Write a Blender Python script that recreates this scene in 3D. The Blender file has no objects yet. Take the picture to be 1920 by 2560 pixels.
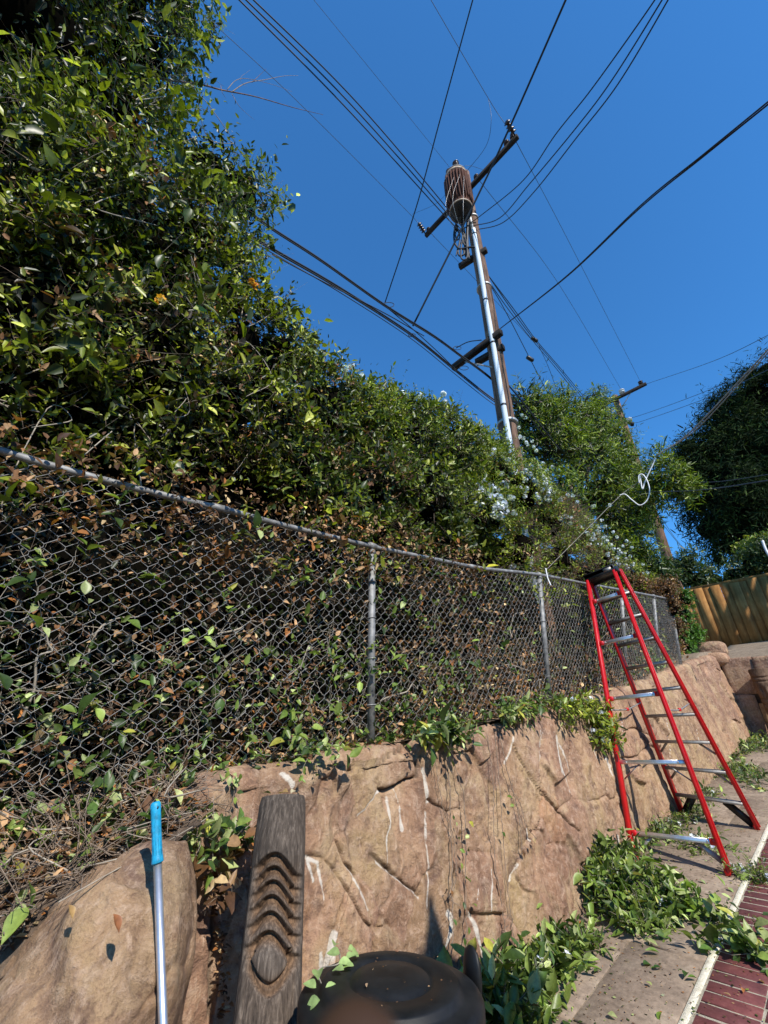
import bpy, bmesh, math, random
import numpy as np
from math import radians as R
rnd = random.Random(7)
rng = np.random.default_rng(11)
S = bpy.context.scene
COL = S.collection

# ------------------------------------------------------------------ camera
# world: +Y runs uphill along the wall and fence, +X away from the wall, z up, camera lens at the origin
F_PX, PITCH, YAW, CX, CY = 1084.0, R(27.5), R(46.407), 950.0, 1280.0
cam_d = bpy.data.cameras.new('camera'); cam = bpy.data.objects.new('camera', cam_d); COL.objects.link(cam)
cam.location = (0, 0, 0); cam.rotation_euler = (R(90) + PITCH, 0, YAW)
cam_d.sensor_fit = 'VERTICAL'; cam_d.sensor_height = 36; cam_d.lens = F_PX / 2560 * 36
cam_d.shift_x = 10 / 2560; cam_d.clip_start = 0.01; cam_d.clip_end = 3000
cam_d.dof.use_dof = True; cam_d.dof.focus_distance = 2.6; cam_d.dof.aperture_fstop = 5.5
S.camera = cam
# ------------------------------------------------------------------ sky, sun, exposure
SUN_E, SUN_A = R(42), R(18)
SUN_POS = np.array([math.cos(SUN_E) * math.cos(SUN_A), -math.cos(SUN_E) * math.sin(SUN_A), math.sin(SUN_E)])
w = bpy.data.worlds.new('World'); S.world = w; w.use_nodes = True
wn = w.node_tree.nodes; bg = wn['Background']
sk = wn.new('ShaderNodeTexSky'); sk.sky_type = 'NISHITA'; sk.sun_disc = False
sk.sun_elevation = SUN_E; sk.sun_rotation = R(90 + 18); sk.altitude = 300; sk.air_density = 1.0; sk.dust_density = 0.0; sk.ozone_density = 6.0
bg.inputs[1].default_value = 0.108
mxs = wn.new('ShaderNodeMix'); mxs.data_type = 'RGBA'; mxs.blend_type = 'MULTIPLY'; mxs.inputs[0].default_value = 1.0; mxs.inputs[7].default_value = (.64, 1.42, 1.80, 1)
w.node_tree.links.new(sk.outputs[0], mxs.inputs[6]); w.node_tree.links.new(mxs.outputs[2], bg.inputs[0])
sd = bpy.data.lights.new('sun', 'SUN'); sd.energy = 5.0; sd.angle = R(0.53); sd.color = (1.0, 0.94, 0.85)
sun = bpy.data.objects.new('sun', sd); COL.objects.link(sun)
from mathutils import Vector, Matrix, Quaternion
sun.rotation_euler = Vector(SUN_POS).to_track_quat('Z', 'Y').to_euler()
S.view_settings.view_transform = 'Standard'; S.view_settings.look = 'None'; S.view_settings.exposure = 0.38; S.view_settings.gamma = 1
S.view_settings.use_curve_mapping = False
try:
    S.cycles.max_bounces = 6; S.cycles.diffuse_bounces = 3; S.cycles.transmission_bounces = 4
except Exception: pass

# ------------------------------------------------------------------ measuring helpers
H, G = 1.55, 0.12865
cy_, sy_, cp_, sp_ = math.cos(YAW), math.sin(YAW), math.cos(PITCH), math.sin(PITCH)
def ray(u, v):
    x = (u - CX) / F_PX; y = -(v - CY) / F_PX
    q = (x, cp_ - y * sp_, sp_ + y * cp_)
    return np.array([cy_ * q[0] - sy_ * q[1], sy_ * q[0] + cy_ * q[1], q[2]])
def onx(u, v, x): q = ray(u, v); return q * (x / q[0])
def ony(u, v, y): q = ray(u, v); return q * (y / q[1])
def onz(u, v, z): q = ray(u, v); return q * (z / q[2])
def ond(u, v, d): q = ray(u, v); return q * (d / math.hypot(q[0], q[1]))
def ong(u, v, off=0.0): q = ray(u, v); return q * ((-H + off) / (q[2] - G * q[1]))
def zc(P):
    P = np.asarray(P); Y = -sy_ * P[..., 0] + cy_ * P[..., 1]
    return Y * cp_ + P[..., 2] * sp_
def proj(P):
    P = np.asarray(P, float); X = cy_ * P[..., 0] + sy_ * P[..., 1]; Y = -sy_ * P[..., 0] + cy_ * P[..., 1]
    Z = Y * cp_ + P[..., 2] * sp_; yy = -Y * sp_ + P[..., 2] * cp_
    return np.stack([CX + F_PX * X / Z, CY - F_PX * yy / Z], -1)
def gz(y): return -H + G * y

# ------------------------------------------------------------------ object helpers
def tag(o, label=None, cat=None, group=None, kind=None):
    if label: o['label'] = label
    if cat: o['category'] = cat
    if group: o['group'] = group
    if kind: o['kind'] = kind
    return o
def empty(name, loc, label, cat, group=None, rot=(0, 0, 0)):
    o = bpy.data.objects.new(name, None); COL.objects.link(o); o.location = tuple(map(float, loc)); o.rotation_euler = rot
    o.empty_display_size = 0.1
    return tag(o, label, cat, group)
def link(name, me, mat, parent=None, world=True):
    o = bpy.data.objects.new(name, me); COL.objects.link(o)
    if mat is not None and not me.materials: me.materials.append(mat)
    if parent is not None:
        o.parent = parent
        if world:
            o.matrix_parent_inverse = (Matrix.Translation(parent.location) if parent.type == 'EMPTY' else Matrix()).inverted()
    return o
def npmesh(name, V, Fs, smooth=False, attrs=None):
    """V (n,3); Fs: (m,k) array or list of arrays"""
    me = bpy.data.meshes.new(name)
    V = np.asarray(V, np.float32)
    if isinstance(Fs, np.ndarray): Fs = [Fs]
    Fs = [np.asarray(f, np.int32) for f in Fs if len(f)]
    me.vertices.add(len(V)); me.vertices.foreach_set('co', V.ravel())
    nl = sum(f.size for f in Fs); npoly = sum(len(f) for f in Fs)
    me.loops.add(nl); me.polygons.add(npoly)
    me.loops.foreach_set('vertex_index', np.concatenate([f.ravel() for f in Fs]))
    st = []; off = 0
    for f in Fs:
        st.append(off + np.arange(len(f)) * f.shape[1]); off += f.size
    me.polygons.foreach_set('loop_start', np.concatenate(st).astype(np.int32))
    if smooth: me.polygons.foreach_set('use_smooth', np.ones(npoly, bool))
    for k, (a, typ) in (attrs or {}).items():
        at = me.attributes.new(k, typ, 'POINT')
        at.data.foreach_set('color' if typ == 'FLOAT_COLOR' else 'value', np.asarray(a, np.float32).ravel())
    me.update(calc_edges=True); me.validate()
    return me
class MB:
    """collects primitives for ONE mesh"""
    def __init__(s): s.V = []; s.F = {}; s.n = 0
    def add(s, V, Fs):
        V = np.asarray(V, float).reshape(-1, 3)
        for f in Fs:
            f = np.asarray(f); 
            if f.ndim == 1: f = f[None]
            s.F.setdefault(f.shape[1], []).append(f + s.n)
        s.V.append(V); s.n += len(V); return s
    def box(s, c, size, rot=None, bev=0.0):
        h = np.asarray(size, float) / 2
        if bev <= 0:
            P = np.array([[x, y, z] for x in (-1, 1) for y in (-1, 1) for z in (-1, 1)]) * h
            Fc = [np.array([[0, 1, 3, 2], [4, 6, 7, 5], [0, 4, 5, 1], [2, 3, 7, 6], [0, 2, 6, 4], [1, 5, 7, 3]])]
        else:
            b = min(bev, min(h) * .9); P = []; 
            for sx in (-1, 1):
                for sy in (-1, 1):
                    for sz in (-1, 1):
                        P += [[sx * h[0], sy * (h[1] - b), sz * (h[2] - b)], [sx * (h[0] - b), sy * h[1], sz * (h[2] - b)], [sx * (h[0] - b), sy * (h[1] - b), sz * h[2]]]
            P = np.array(P)
            bm = bmesh.new(); vs = [bm.verts.new(p) for p in P]; r = bmesh.ops.convex_hull(bm, input=vs)
            bmesh.ops.dissolve_limit(bm, angle_limit=0.01, verts=bm.verts, edges=bm.edges)
            bm.verts.index_update(); P = np.array([v.co[:] for v in bm.verts]); Fc = [np.array([[v.index for v in f.verts]]) for f in bm.faces]; bm.free()
        if rot is not None: P = P @ np.array(rot).T
        return s.add(P + np.asarray(c, float), Fc)
    def bar(s, a, b, wd, th, up=(0, 0, 1), bev=0.0):
        """box from a to b; wd across (horizontal-ish), th along up"""
        a = np.asarray(a, float); b = np.asarray(b, float); d = b - a; L = np.linalg.norm(d); d /= L
        sd_ = np.cross(d, up); sd_ /= np.linalg.norm(sd_); u2 = np.cross(sd_, d)
        return s.box((a + b) / 2, (L, wd, th), np.stack([d, sd_, u2], 1), bev)
    def tube(s, pts, r, n=8, cap=True, closed=False):
        P = np.asarray(pts, float); m = len(P); r = np.broadcast_to(np.asarray(r, float), (m,))
        T = np.gradient(P, axis=0); T /= np.linalg.norm(T, axis=1)[:, None] + 1e-12
        a = np.array([0, 0, 1.0]) if abs(T[0][2]) < .9 else np.array([1.0, 0, 0])
        U = np.zeros_like(P); u = np.cross(T[0], a); u /= np.linalg.norm(u)
        for i in range(m):
            u = u - T[i] * np.dot(u, T[i]); u /= np.linalg.norm(u) + 1e-12; U[i] = u
        Wv = np.cross(T, U); th = np.arange(n) * 2 * math.pi / n
        V = P[:, None] + r[:, None, None] * (U[:, None] * np.cos(th)[None, :, None] + Wv[:, None] * np.sin(th)[None, :, None])
        i = np.arange(m - 1)[:, None] * n; j = np.arange(n)[None]; j2 = (j + 1) % n
        Fq = np.stack([i + j, i + j2, i + n + j2, i + n + j], -1).reshape(-1, 4)
        fs = [Fq]
        if cap: fs += [np.arange(n)[::-1][None], (np.arange(n) + (m - 1) * n)[None]]
        return s.add(V.reshape(-1, 3), fs)
    def lathe(s, c, prof, n=24, axis=None, cap=True):
        """prof: list of (r, h) along axis"""
        ax = np.array([0, 0, 1.0]) if axis is None else np.asarray(axis, float) / np.linalg.norm(axis)
        a = np.array([1.0, 0, 0]) if abs(ax[0]) < .9 else np.array([0, 1.0, 0])
        u = np.cross(ax, a); u /= np.linalg.norm(u); v = np.cross(ax, u); th = np.arange(n) * 2 * math.pi / n
        ring = u[None] * np.cos(th)[:, None] + v[None] * np.sin(th)[:, None]
        V = np.concatenate([np.asarray(c)[None] + ax[None] * h + ring * r for r, h in prof]); m = len(prof)
        i = np.arange(m - 1)[:, None] * n; j = np.arange(n)[None]; j2 = (j + 1) % n
        fs = [np.stack([i + j, i + j2, i + n + j2, i + n + j], -1).reshape(-1, 4)]
        if cap: fs += [np.arange(n)[::-1][None], (np.arange(n) + (m - 1) * n)[None]]
        return s.add(V, fs)
    def build(s, name, mat, parent=None, smooth=False, kind=None, label=None):
        V = np.concatenate(s.V); F = [np.concatenate(v) for v in s.F.values()]
        me = npmesh(name, V, F, smooth)
        if smooth == 'auto': 
            pass
        o = link(name, me, mat, parent)
        if kind: o['kind'] = kind
        if label: o['label'] = label
        return o
def spline(pts, n=12):
    P = np.asarray(pts, float)
    if len(P) < 3: t = np.linspace(0, 1, n * (len(P) - 1) + 1)[:, None]; return P[0] + (P[-1] - P[0]) * t
    Q = np.vstack([2 * P[0] - P[1], P, 2 * P[-1] - P[-2]]); out = []
    for i in range(1, len(Q) - 2):
        t = np.linspace(0, 1, n, endpoint=False)[:, None]
        a, b, c, d = Q[i - 1], Q[i], Q[i + 1], Q[i + 2]
        out.append(.5 * ((2 * b) + (c - a) * t + (2 * a - 5 * b + 4 * c - d) * t ** 2 + (-a + 3 * b - 3 * c + d) * t ** 3))
    return np.vstack(out + [P[-1:]])

# ------------------------------------------------------------------ numpy noise
_perm = rng.permutation(4096)
_val = rng.random(4096)
def vnoise(P, seed=0):
    P = np.asarray(P, float); I = np.floor(P).astype(np.int64); f = P - I; f = f * f * (3 - 2 * f); D = P.shape[-1]; out = 0
    for k in range(2 ** D):
        o = [(k >> d) & 1 for d in range(D)]; h = np.full(P.shape[:-1], seed * 131 + 7, np.int64); wgt = 1.0
        for d in range(D):
            h = _perm[(h + (I[..., d] + o[d])) & 4095] + 17 * d; wgt = wgt * (f[..., d] if o[d] else 1 - f[..., d])
        out = out + _val[h & 4095] * wgt
    return out
def fbm(P, octv=4, seed=0, gain=.5):
    a = 1; t = 0; s = 0; P = np.asarray(P, float)
    for i in range(octv): t = t + a * (vnoise(P, seed + i) - .5) * 2; s += a; a *= gain; P = P * 2.03 + 5.1
    return t / s

# ------------------------------------------------------------------ materials
def newmat(name):
    m = bpy.data.materials.new(name); m.use_nodes = True; nt = m.node_tree; return m, nt, nt.nodes['Principled BSDF']
def N(nt, t, **k):
    n = nt.nodes.new(t)
    for a, b in k.items():
        if a.startswith('i_'):
            key = a[2:]; n.inputs[int(key) if key.isdigit() else key].default_value = b
        else: setattr(n, a, b)
    return n
def noise(nt, vec, scale, detail=5, rough=.6, dist=0):
    n = N(nt, 'ShaderNodeTexNoise'); n.inputs['Scale'].default_value = scale; n.inputs['Detail'].default_value = detail
    n.inputs['Roughness'].default_value = rough; n.inputs['Distortion'].default_value = dist; nt.links.new(vec, n.inputs['Vector']); return n.outputs['Fac']
def ramp(nt, fac, stops):
    n = N(nt, 'ShaderNodeValToRGB'); nt.links.new(fac, n.inputs[0]); e = n.color_ramp.elements
    while len(e) < len(stops): e.new(.5)
    for i, (p, c) in enumerate(stops): e[i].position = p; e[i].color = (*c, 1) if len(c) == 3 else c
    return n.outputs[0]
def mixc(nt, fac, a, b, mode='MIX'):
    n = N(nt, 'ShaderNodeMix', data_type='RGBA', blend_type=mode)
    for i, v in ((0, fac), (6, a), (7, b)):
        if isinstance(v, (float, int)): n.inputs[i].default_value = v
        elif isinstance(v, tuple): n.inputs[i].default_value = (*v, 1)
        else: nt.links.new(v, n.inputs[i])
    return n.outputs[2]
def mapv(nt, scale, src='pos', rot=(0, 0, 0)):
    if src == 'pos': v = N(nt, 'ShaderNodeNewGeometry').outputs['Position']
    else: v = N(nt, 'ShaderNodeTexCoord').outputs['Object']
    m = N(nt, 'ShaderNodeMapping'); m.inputs['Scale'].default_value = scale; m.inputs['Rotation'].default_value = rot; nt.links.new(v, m.inputs[0]); return m.outputs[0]
def bump(nt, b, h, strength, dist, prev=None):
    n = N(nt, 'ShaderNodeBump'); n.inputs['Strength'].default_value = strength; n.inputs['Distance'].default_value = dist
    nt.links.new(h, n.inputs['Height'])
    if prev is not None: nt.links.new(prev, n.inputs['Normal'])
    nt.links.new(n.outputs[0], b.inputs['Normal']); return n.outputs[0]
def simple(name, c, rough=.6, metal=0, scale=30, var=.25, bmp=.2, spec=.4, stretch=(1, 1, 1), bd=.002, src='pos'):
    m, nt, b = newmat(name); v = mapv(nt, stretch, src); f = noise(nt, v, scale); f2 = noise(nt, v, scale * 7, 3)
    c = np.array(c); lo = tuple(np.clip(c * (1 - var), 0, 1)); hi = tuple(np.clip(c * (1 + var), 0, 1))
    nt.links.new(ramp(nt, f, [(.3, lo), (.7, hi)]), b.inputs['Base Color'])
    b.inputs['Roughness'].default_value = rough; b.inputs['Metallic'].default_value = metal; b.inputs['Specular IOR Level'].default_value = spec
    if bmp: bump(nt, b, f2, bmp, bd)
    return m
def leafmat(name, rough=.40, trans=.30, spec=.38, objcol=False):
    m, nt, b = newmat(name)
    if objcol: col = N(nt, 'ShaderNodeObjectInfo').outputs['Color']
    else:
        a = N(nt, 'ShaderNodeAttribute'); a.attribute_name = 'Col'; col = a.outputs['Color']
    v = mapv(nt, (1, 1, 1)); f = noise(nt, v, 60, 2)
    col = mixc(nt, 1.0, col, ramp(nt, f, [(.3, (.75, .75, .75)), (.7, (1.15, 1.15, 1.1))]), 'MULTIPLY')
    nt.links.new(col, b.inputs['Base Color']); b.inputs['Roughness'].default_value = rough; b.inputs['Specular IOR Level'].default_value = spec
    t = N(nt, 'ShaderNodeBsdfTranslucent'); nt.links.new(mixc(nt, 1.0, col, (1.0, 1.15, .45), 'MULTIPLY'), t.inputs[0])
    mx = N(nt, 'ShaderNodeMixShader'); mx.inputs[0].default_value = trans
    nt.links.new(b.outputs[0], mx.inputs[1]); nt.links.new(t.outputs[0], mx.inputs[2]); nt.links.new(mx.outputs[0], nt.nodes['Material Output'].inputs[0])
    return m
M = {}
M['leaf'] = leafmat('leaf_green'); M['leaf_single'] = leafmat('leaf_single', objcol=True)
M['needle'] = leafmat('needle', .75, .15, .1); M['dry'] = leafmat('leaf_dry', .7, .15, .2); M['petal'] = leafmat('petal', .6, .3, .2)
M['twig'] = simple('twig_bark', (.20, .15, .11), .85, scale=40, var=.5)
M['vine_pale'] = simple('vine_pale', (.30, .26, .205), .85, scale=25, var=.35)
M['dark'] = simple('painted_deep_shade', (.0045, .004, .003), 1.0, scale=8, var=.4, spec=0, bmp=0)  # near-black colour, paints the shade inside foliage and heaps
M['galv'] = simple('galvanised_steel', (.215, .215, .21), .65, .4, scale=18, var=.5, bmp=.15)
M['wire'] = simple('fence_wire', (.27, .265, .255), .6, .35, scale=14, var=.35, bmp=0)
M['red'] = simple('red_fibreglass', (.50, .008, .010), .32, 0, scale=9, var=.16, bmp=.08, spec=.5)
M['alu'] = simple('aluminium', (.62, .62, .62), .34, .85, scale=22, var=.15, bmp=.1)
M['aludull'] = simple('dull_aluminium', (.34, .33, .31), .5, .6, scale=22, var=.25, bmp=.1)
M['black'] = simple('black_plastic', (.012, .012, .013), .42, 0, scale=30, var=.5, bmp=.15)
M['binblack'] = simple('black_bin_plastic', (.009, .0095, .010), .5, 0, scale=12, var=.6, bmp=.25, bd=.001, spec=.28)
M['blue'] = simple('blue_grip', (.012, .27, .47), .45, 0, scale=55, var=.45, bmp=.4)
M['cable'] = simple('black_cable', (.014, .014, .016), .55, 0, scale=4, bmp=0)
M['finecable'] = simple('weathered_wire', (.05, .06, .075), .5, .3, scale=4, bmp=0)
M['paleline'] = simple('pale_cord', (.28, .26, .22), .85, 0, scale=60, var=.3, bmp=.2)
M['white'] = simple('white_plastic', (.75, .75, .72), .5, 0, scale=20, var=.1, bmp=.05)
M['conduit'] = simple('pale_grey_conduit', (.55, .60, .63), .85, 0, scale=5, var=.12, bmp=.05, stretch=(1, 1, .3))
M['insul'] = simple('brown_insulator', (.035, .018, .014), .3, 0, bmp=0)
M['insulpale'] = simple('pale_insulator', (.5, .52, .52), .3, 0, bmp=0)
M['cream'] = simple('cream_paint_worn', (.34, .25, .17), .6, 0, scale=12, var=.4)
M['skin'] = simple('skin', (.040, .019, .008), .55, 0, scale=60, var=.12, bmp=.1, bd=.0003)
def wood(name, c1, c2, c3, stretch, scale=8, rough=.85, bd=.004, src='pos'):
    m, nt, b = newmat(name); v = mapv(nt, stretch, src); f = noise(nt, v, scale, 7, .7, .4); g = noise(nt, v, scale * 4, 5, .7)
    v2 = mapv(nt, (1, 1, 1), src); p = noise(nt, v2, 3, 3)
    c = ramp(nt, f, [(.28, c1), (.5, c2), (.72, c3)])
    c = mixc(nt, 1.0, c, ramp(nt, p, [(.3, (.7, .7, .7)), (.7, (1.2, 1.2, 1.2))]), 'MULTIPLY')
    nt.links.new(c, b.inputs['Base Color']); b.inputs['Roughness'].default_value = rough; b.inputs['Specular IOR Level'].default_value = .2
    bump(nt, b, g, .6, bd)
    if name.startswith('weathered_totem'):
        at = N(nt, 'ShaderNodeAttribute'); at.attribute_name = 'rec'; c2 = mixc(nt, at.outputs['Fac'], c, mixc(nt, 1.0, c, (1.35, 1.02, .74), 'MULTIPLY')); nt.links.new(c2, b.inputs['Base Color'])
    return m
M['pole'] = wood('utility_pole_wood', (.03, .020, .015), (.14, .080, .052), (.28, .18, .125), (6, 6, .5), 3, bd=.01)
M['arm'] = wood('old_crossarm_wood', (.008, .007, .006), (.022, .017, .014), (.06, .048, .04), (.6, 8, 8), 3)
M['totem'] = wood('weathered_totem_wood', (.028, .022, .018), (.078, .062, .050), (.19, .155, .125), (14, 14, .9), 9, bd=.003)
M['totem_recess'] = M['totem']
M['totem2'] = wood('brown_totem_wood', (.05, .03, .02), (.13, .08, .05), (.22, .15, .10), (10, 10, 1), 6)
M['board'] = wood('fence_board_wood', (.15, .065, .018), (.28, .135, .040), (.39, .215, .075), (5, 5, .5), 3)
M['rust'] = wood('rusted_fins', (.030, .012, .008), (.075, .028, .017), (.16, .07, .04), (8, 8, 1.5), 4, bd=.002)

def rockmat(name, warm=1.0):
    m, nt, b = newmat(name); v = mapv(nt, (1, 1, 1)); vs = mapv(nt, (1.6, 1.6, .55), rot=(R(18), 0, 0))
    vs = mapv(nt, (1.1, .72, 1.0), rot=(R(28), 0, 0))
    big = noise(nt, v, 1.9, 4, .55, .4); mid = noise(nt, v, 5.5, 8, .68, .6); fine = noise(nt, vs, 26, 10, .72, .25); fine2 = noise(nt, v, 150, 4, .7); vv_ = mapv(nt, (1.5, 1.5, .42), rot=(R(12), 0, 0)); strk = noise(nt, vv_, 30, 6, .7, .2); patch = noise(nt, v, 3.1, 5, .6, 1.0)
    oi = N(nt, 'ShaderNodeObjectInfo').outputs['Random']
    base = ramp(nt, big, [(.30, (.22 * warm, .148, .105)), (.44, (.31 * warm, .215, .148)), (.55, (.38, .28, .19)), (.66, (.36, .28, .165)), (.76, (.25, .18, .135))])
    tint = ramp(nt, oi, [(0, (.80, .72, .68)), (.3, (1.05, .95, .90)), (.6, (1.02, 1.02, .84)), (.8, (.92, .86, .84)), (1, (1.15, .98, .80))])
    base = mixc(nt, 1.0, base, tint, 'MULTIPLY')
    base = mixc(nt, ramp(nt, patch, [(.52, (0, 0, 0)), (.66, (.7, .7, .7))]), base, (.45, .36, .215))
    base = mixc(nt, ramp(nt, mid, [(.34, (.85, .85, .85)), (.50, (0, 0, 0))]), base, (.135, .085, .066))
    base = mixc(nt, ramp(nt, fine, [(.50, (0, 0, 0)), (.62, (.38, .38, .38)), (.74, (.75, .75, .75))]), base, (.55, .44, .33))
    base = mixc(nt, ramp(nt, fine, [(.30, (.85, .85, .85)), (.45, (0, 0, 0))]), base, (.12, .074, .056))
    base = mixc(nt, ramp(nt, fine2, [(.3, (.35, .35, .35)), (.5, (0, 0, 0))]), base, (.14, .09, .07))
    base = mixc(nt, ramp(nt, strk, [(.56, (0, 0, 0)), (.70, (.55, .55, .55))]), base, (.60, .48, .36)); base = mixc(nt, 1.0, base, (.99, .905, .885), 'MULTIPLY'); base = mixc(nt, ramp(nt, strk, [(.30, (.6, .6, .6)), (.42, (0, 0, 0))]), base, (.13, .085, .06))
    at = N(nt, 'ShaderNodeAttribute'); at.attribute_name = 'streak'
    jag = N(nt, 'ShaderNodeMath', operation='MULTIPLY'); nt.links.new(at.outputs['Fac'], jag.inputs[0]); 
    nt.links.new(ramp(nt, fine, [(.3, (.5, .5, .5)), (.6, (1.6, 1.6, 1.6))]), jag.inputs[1])
    base = mixc(nt, ramp(nt, jag.outputs[0], [(.25, (0, 0, 0)), (.75, (.85, .85, .85))]), base, (.60, .56, .49))
    dk = N(nt, 'ShaderNodeAttribute'); dk.attribute_name = 'dirt'
    base = mixc(nt, dk.outputs['Fac'], base, (.10, .075, .055))
    nt.links.new(base, b.inputs['Base Color']); b.inputs['Roughness'].default_value = .82; b.inputs['Specular IOR Level'].default_value = .25
    p = bump(nt, b, fine, 1.0, .016); p = bump(nt, b, fine2, .5, .004, p); bump(nt, b, mid, .9, .03, p)
    return m
M['rock'] = rockmat('faux_rock'); M['rockpale'] = rockmat('boulder_rock', .95)
def stuffmat(name, cols, scale, bd, rough=.95, bs=.8):
    m, nt, b = newmat(name); v = mapv(nt, (1, 1, 1)); f = noise(nt, v, scale, 8, .7, .3); g = noise(nt, v, scale * 6, 6, .7)
    st = [(.25 + .5 * i / (len(cols) - 1), c) for i, c in enumerate(cols)]
    c = ramp(nt, f, st); c = mixc(nt, 1.0, c, ramp(nt, g, [(.3, (.65, .65, .65)), (.7, (1.25, 1.25, 1.25))]), 'MULTIPLY')
    nt.links.new(c, b.inputs['Base Color']); b.inputs['Roughness'].default_value = rough; b.inputs['Specular IOR Level'].default_value = .2
    bump(nt, b, g, bs, bd); return m
M['soil'] = stuffmat('dry_soil', [(.05, .035, .025), (.12, .085, .06), (.22, .16, .11)], 9, .02)
M['ground'] = stuffmat('dusty_ground', [(.13, .10, .07), (.22, .17, .12), (.30, .24, .17)], 5, .015)
M['slab'] = stuffmat('paving_concrete', [(.14, .105, .078), (.25, .19, .14), (.34, .275, .205)], 4.5, .004, .85, .5)
M['joint'] = stuffmat('sandy_mortar', [(.30, .26, .19), (.5, .45, .34), (.62, .57, .45)], 30, .004)
M['edge'] = stuffmat('pale_edging_mortar', [(.42, .38, .28), (.62, .58, .46), (.75, .71, .6)], 25, .006)
def brickmat():
    m, nt, b = newmat('red_brown_brick'); v = mapv(nt, (1, 1, 1)); f = noise(nt, v, 14, 6, .7); g = noise(nt, v, 130, 4, .7)
    oi = N(nt, 'ShaderNodeObjectInfo').outputs['Random']
    c = ramp(nt, f, [(.3, (.085, .022, .022)), (.55, (.135, .040, .038)), (.75, (.20, .08, .07))])
    c = mixc(nt, 1.0, c, ramp(nt, oi, [(0, (.75, .75, .8)), (1, (1.25, 1.15, 1.1))]), 'MULTIPLY')
    c = mixc(nt, ramp(nt, g, [(.6, (0, 0, 0)), (.8, (.5, .5, .5))]), c, (.3, .2, .16))
    nt.links.new(c, b.inputs['Base Color']); b.inputs['Roughness'].default_value = .75; bump(nt, b, g, .4, .002); return m
M['brick'] = brickmat()

# ================================================================== ground
def shearbox(mb, x0, x1, y0, y1, h0, h1, bev=.004):
    b = bev
    L = [(x0, x1, y0, y1, h0), (x0, x1, y0, y1, h1 - b), (x0 + b, x1 - b, y0 + b, y1 - b, h1)]
    V = []
    for a in L: V += [(a[0], a[2], a[4]), (a[1], a[2], a[4]), (a[1], a[3], a[4]), (a[0], a[3], a[4])]
    V = np.array(V, float); V[:, 2] += G * V[:, 1]
    Fq = [[3, 2, 1, 0], [8, 9, 10, 11]]
    for k in (0, 4):
        for i in range(4): Fq.append([k + i, k + (i + 1) % 4, k + 4 + (i + 1) % 4, k + 4 + i])
    return mb.add(V, [np.array(Fq)])
def grid_sheet(name, xs, ys, zf, mat, kind='structure', parent=None):
    X, Y = np.meshgrid(xs, ys); Z = zf(X, Y); V = np.stack([X, Y, Z], -1).reshape(-1, 3); nx = len(xs)
    i = (np.arange(len(ys) - 1)[:, None] * nx + np.arange(nx - 1)[None]).ravel()
    Fq = np.stack([i, i + 1, i + nx + 1, i + nx], -1); o = link(name, npmesh(name, V, Fq, True), mat, parent)
    if kind: o['kind'] = kind
    return o
def terrain(x, y):
    base = -H + G * np.clip(y, -40, 23) - .05 + 0.02 * np.clip(y - 23, 0, 300)
    bank = np.where((x < -2.2), 1.18 + .55 * np.clip((y - 9) / 2.5, 0, 1), 0.0)                       # planted bank behind the retaining wall
    terr = np.clip((y - 12.12) / .25, 0, 1) * 1.50 * (x >= -2.2)  # terrace above the end wall
    terr = terr + np.clip((y - 12.4) / 3, 0, 1) * .42 * (x >= -2.2)
    far = np.clip((y - 23) / 20, 0, 1)
    z = base + bank + terr
    return z + .015 * fbm(np.stack([x * 2, y * 2], -1), 3) * (y > 12.2)
xs = np.unique(np.concatenate([np.linspace(-400, -12, 14), np.linspace(-12, -2.25, 30), [-2.21, -2.19], np.linspace(-2, 6, 50), np.linspace(6, 400, 14)]))
ys = np.unique(np.concatenate([np.linspace(-400, -12, 12), np.linspace(-12, 12.1, 50), [12.13, 12.38], np.linspace(12.4, 24, 60), np.linspace(24, 900, 24)]))
grid_sheet('ground', xs, ys, terrain, M['ground'])

# bank soil strip seen below the fence, rough with litter
def bankz(x, y):
    t = np.clip((x + 2.16) / .34, 0, 1)
    lip = np.interp(y, [-1.2, .0, .30, .5, .62, .72, .84], [-1.1, -.72, -.60, -.46, -.40, -.34, -.27])
    z0 = np.interp(y, [-1.2, .2, .7, .84], [gz(-1.2) + 1.2, gz(.2) + 1.2, gz(.7) + 1.22, gz(.84) + 1.24])
    z = z0 * (1 - t) + np.minimum(lip, z0) * t
    return z + .022 * fbm(np.stack([x * 9, y * 9], -1), 4)
o = grid_sheet('soil_bank', np.linspace(-2.75, -1.80, 60), np.linspace(-1.2, .84, 110), bankz, M['soil'])
o = grid_sheet('soil_bed', np.linspace(-2.9, -2.075, 26), np.linspace(.82, 12.1, 320), lambda x, y: gz(y) + 1.252 + .012 * fbm(np.stack([x * 9, y * 9], -1), 3), M['soil'])

# paving strip between wall and brick path
pav = empty('paving', (-1.5, 5, gz(5)), None, None); pav['kind'] = 'structure'
mb = MB(); shearbox(mb, -2.0, -1.06, 0.2, 12.1, -H - .04, -H - .008, .001); mb.build('mortar_bed', M['ground'], pav)
cuts = [0.3, 1.15, 2.05, 2.72, 3.55, 4.3, 5.3, 6.1, 7.2, 8.3, 9.5, 10.8, 12.05]
for i in range(len(cuts) - 1):
    y0, y1 = cuts[i] + .006, cuts[i + 1] - .006; xm = -1.42 + .10 * ((i * 7) % 3 - 1)
    segs = [(-1.98, xm - .006), (xm + .006, -1.132)] if i % 3 != 2 else [(-1.98, -1.132)]
    for a, b in segs:
        mb = MB(); sk_ = rnd.uniform(-.012, .012)
        shearbox(mb, a, b, y0 + sk_, y1 + sk_, -H - .03, -H + rnd.uniform(-.002, .003), .006); mb.build('stone_slab', M['slab'], pav)
mb = MB(); shearbox(mb, -1.128, -1.092, .2, 12.05, -H - .03, -H + .004, .006)
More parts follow.
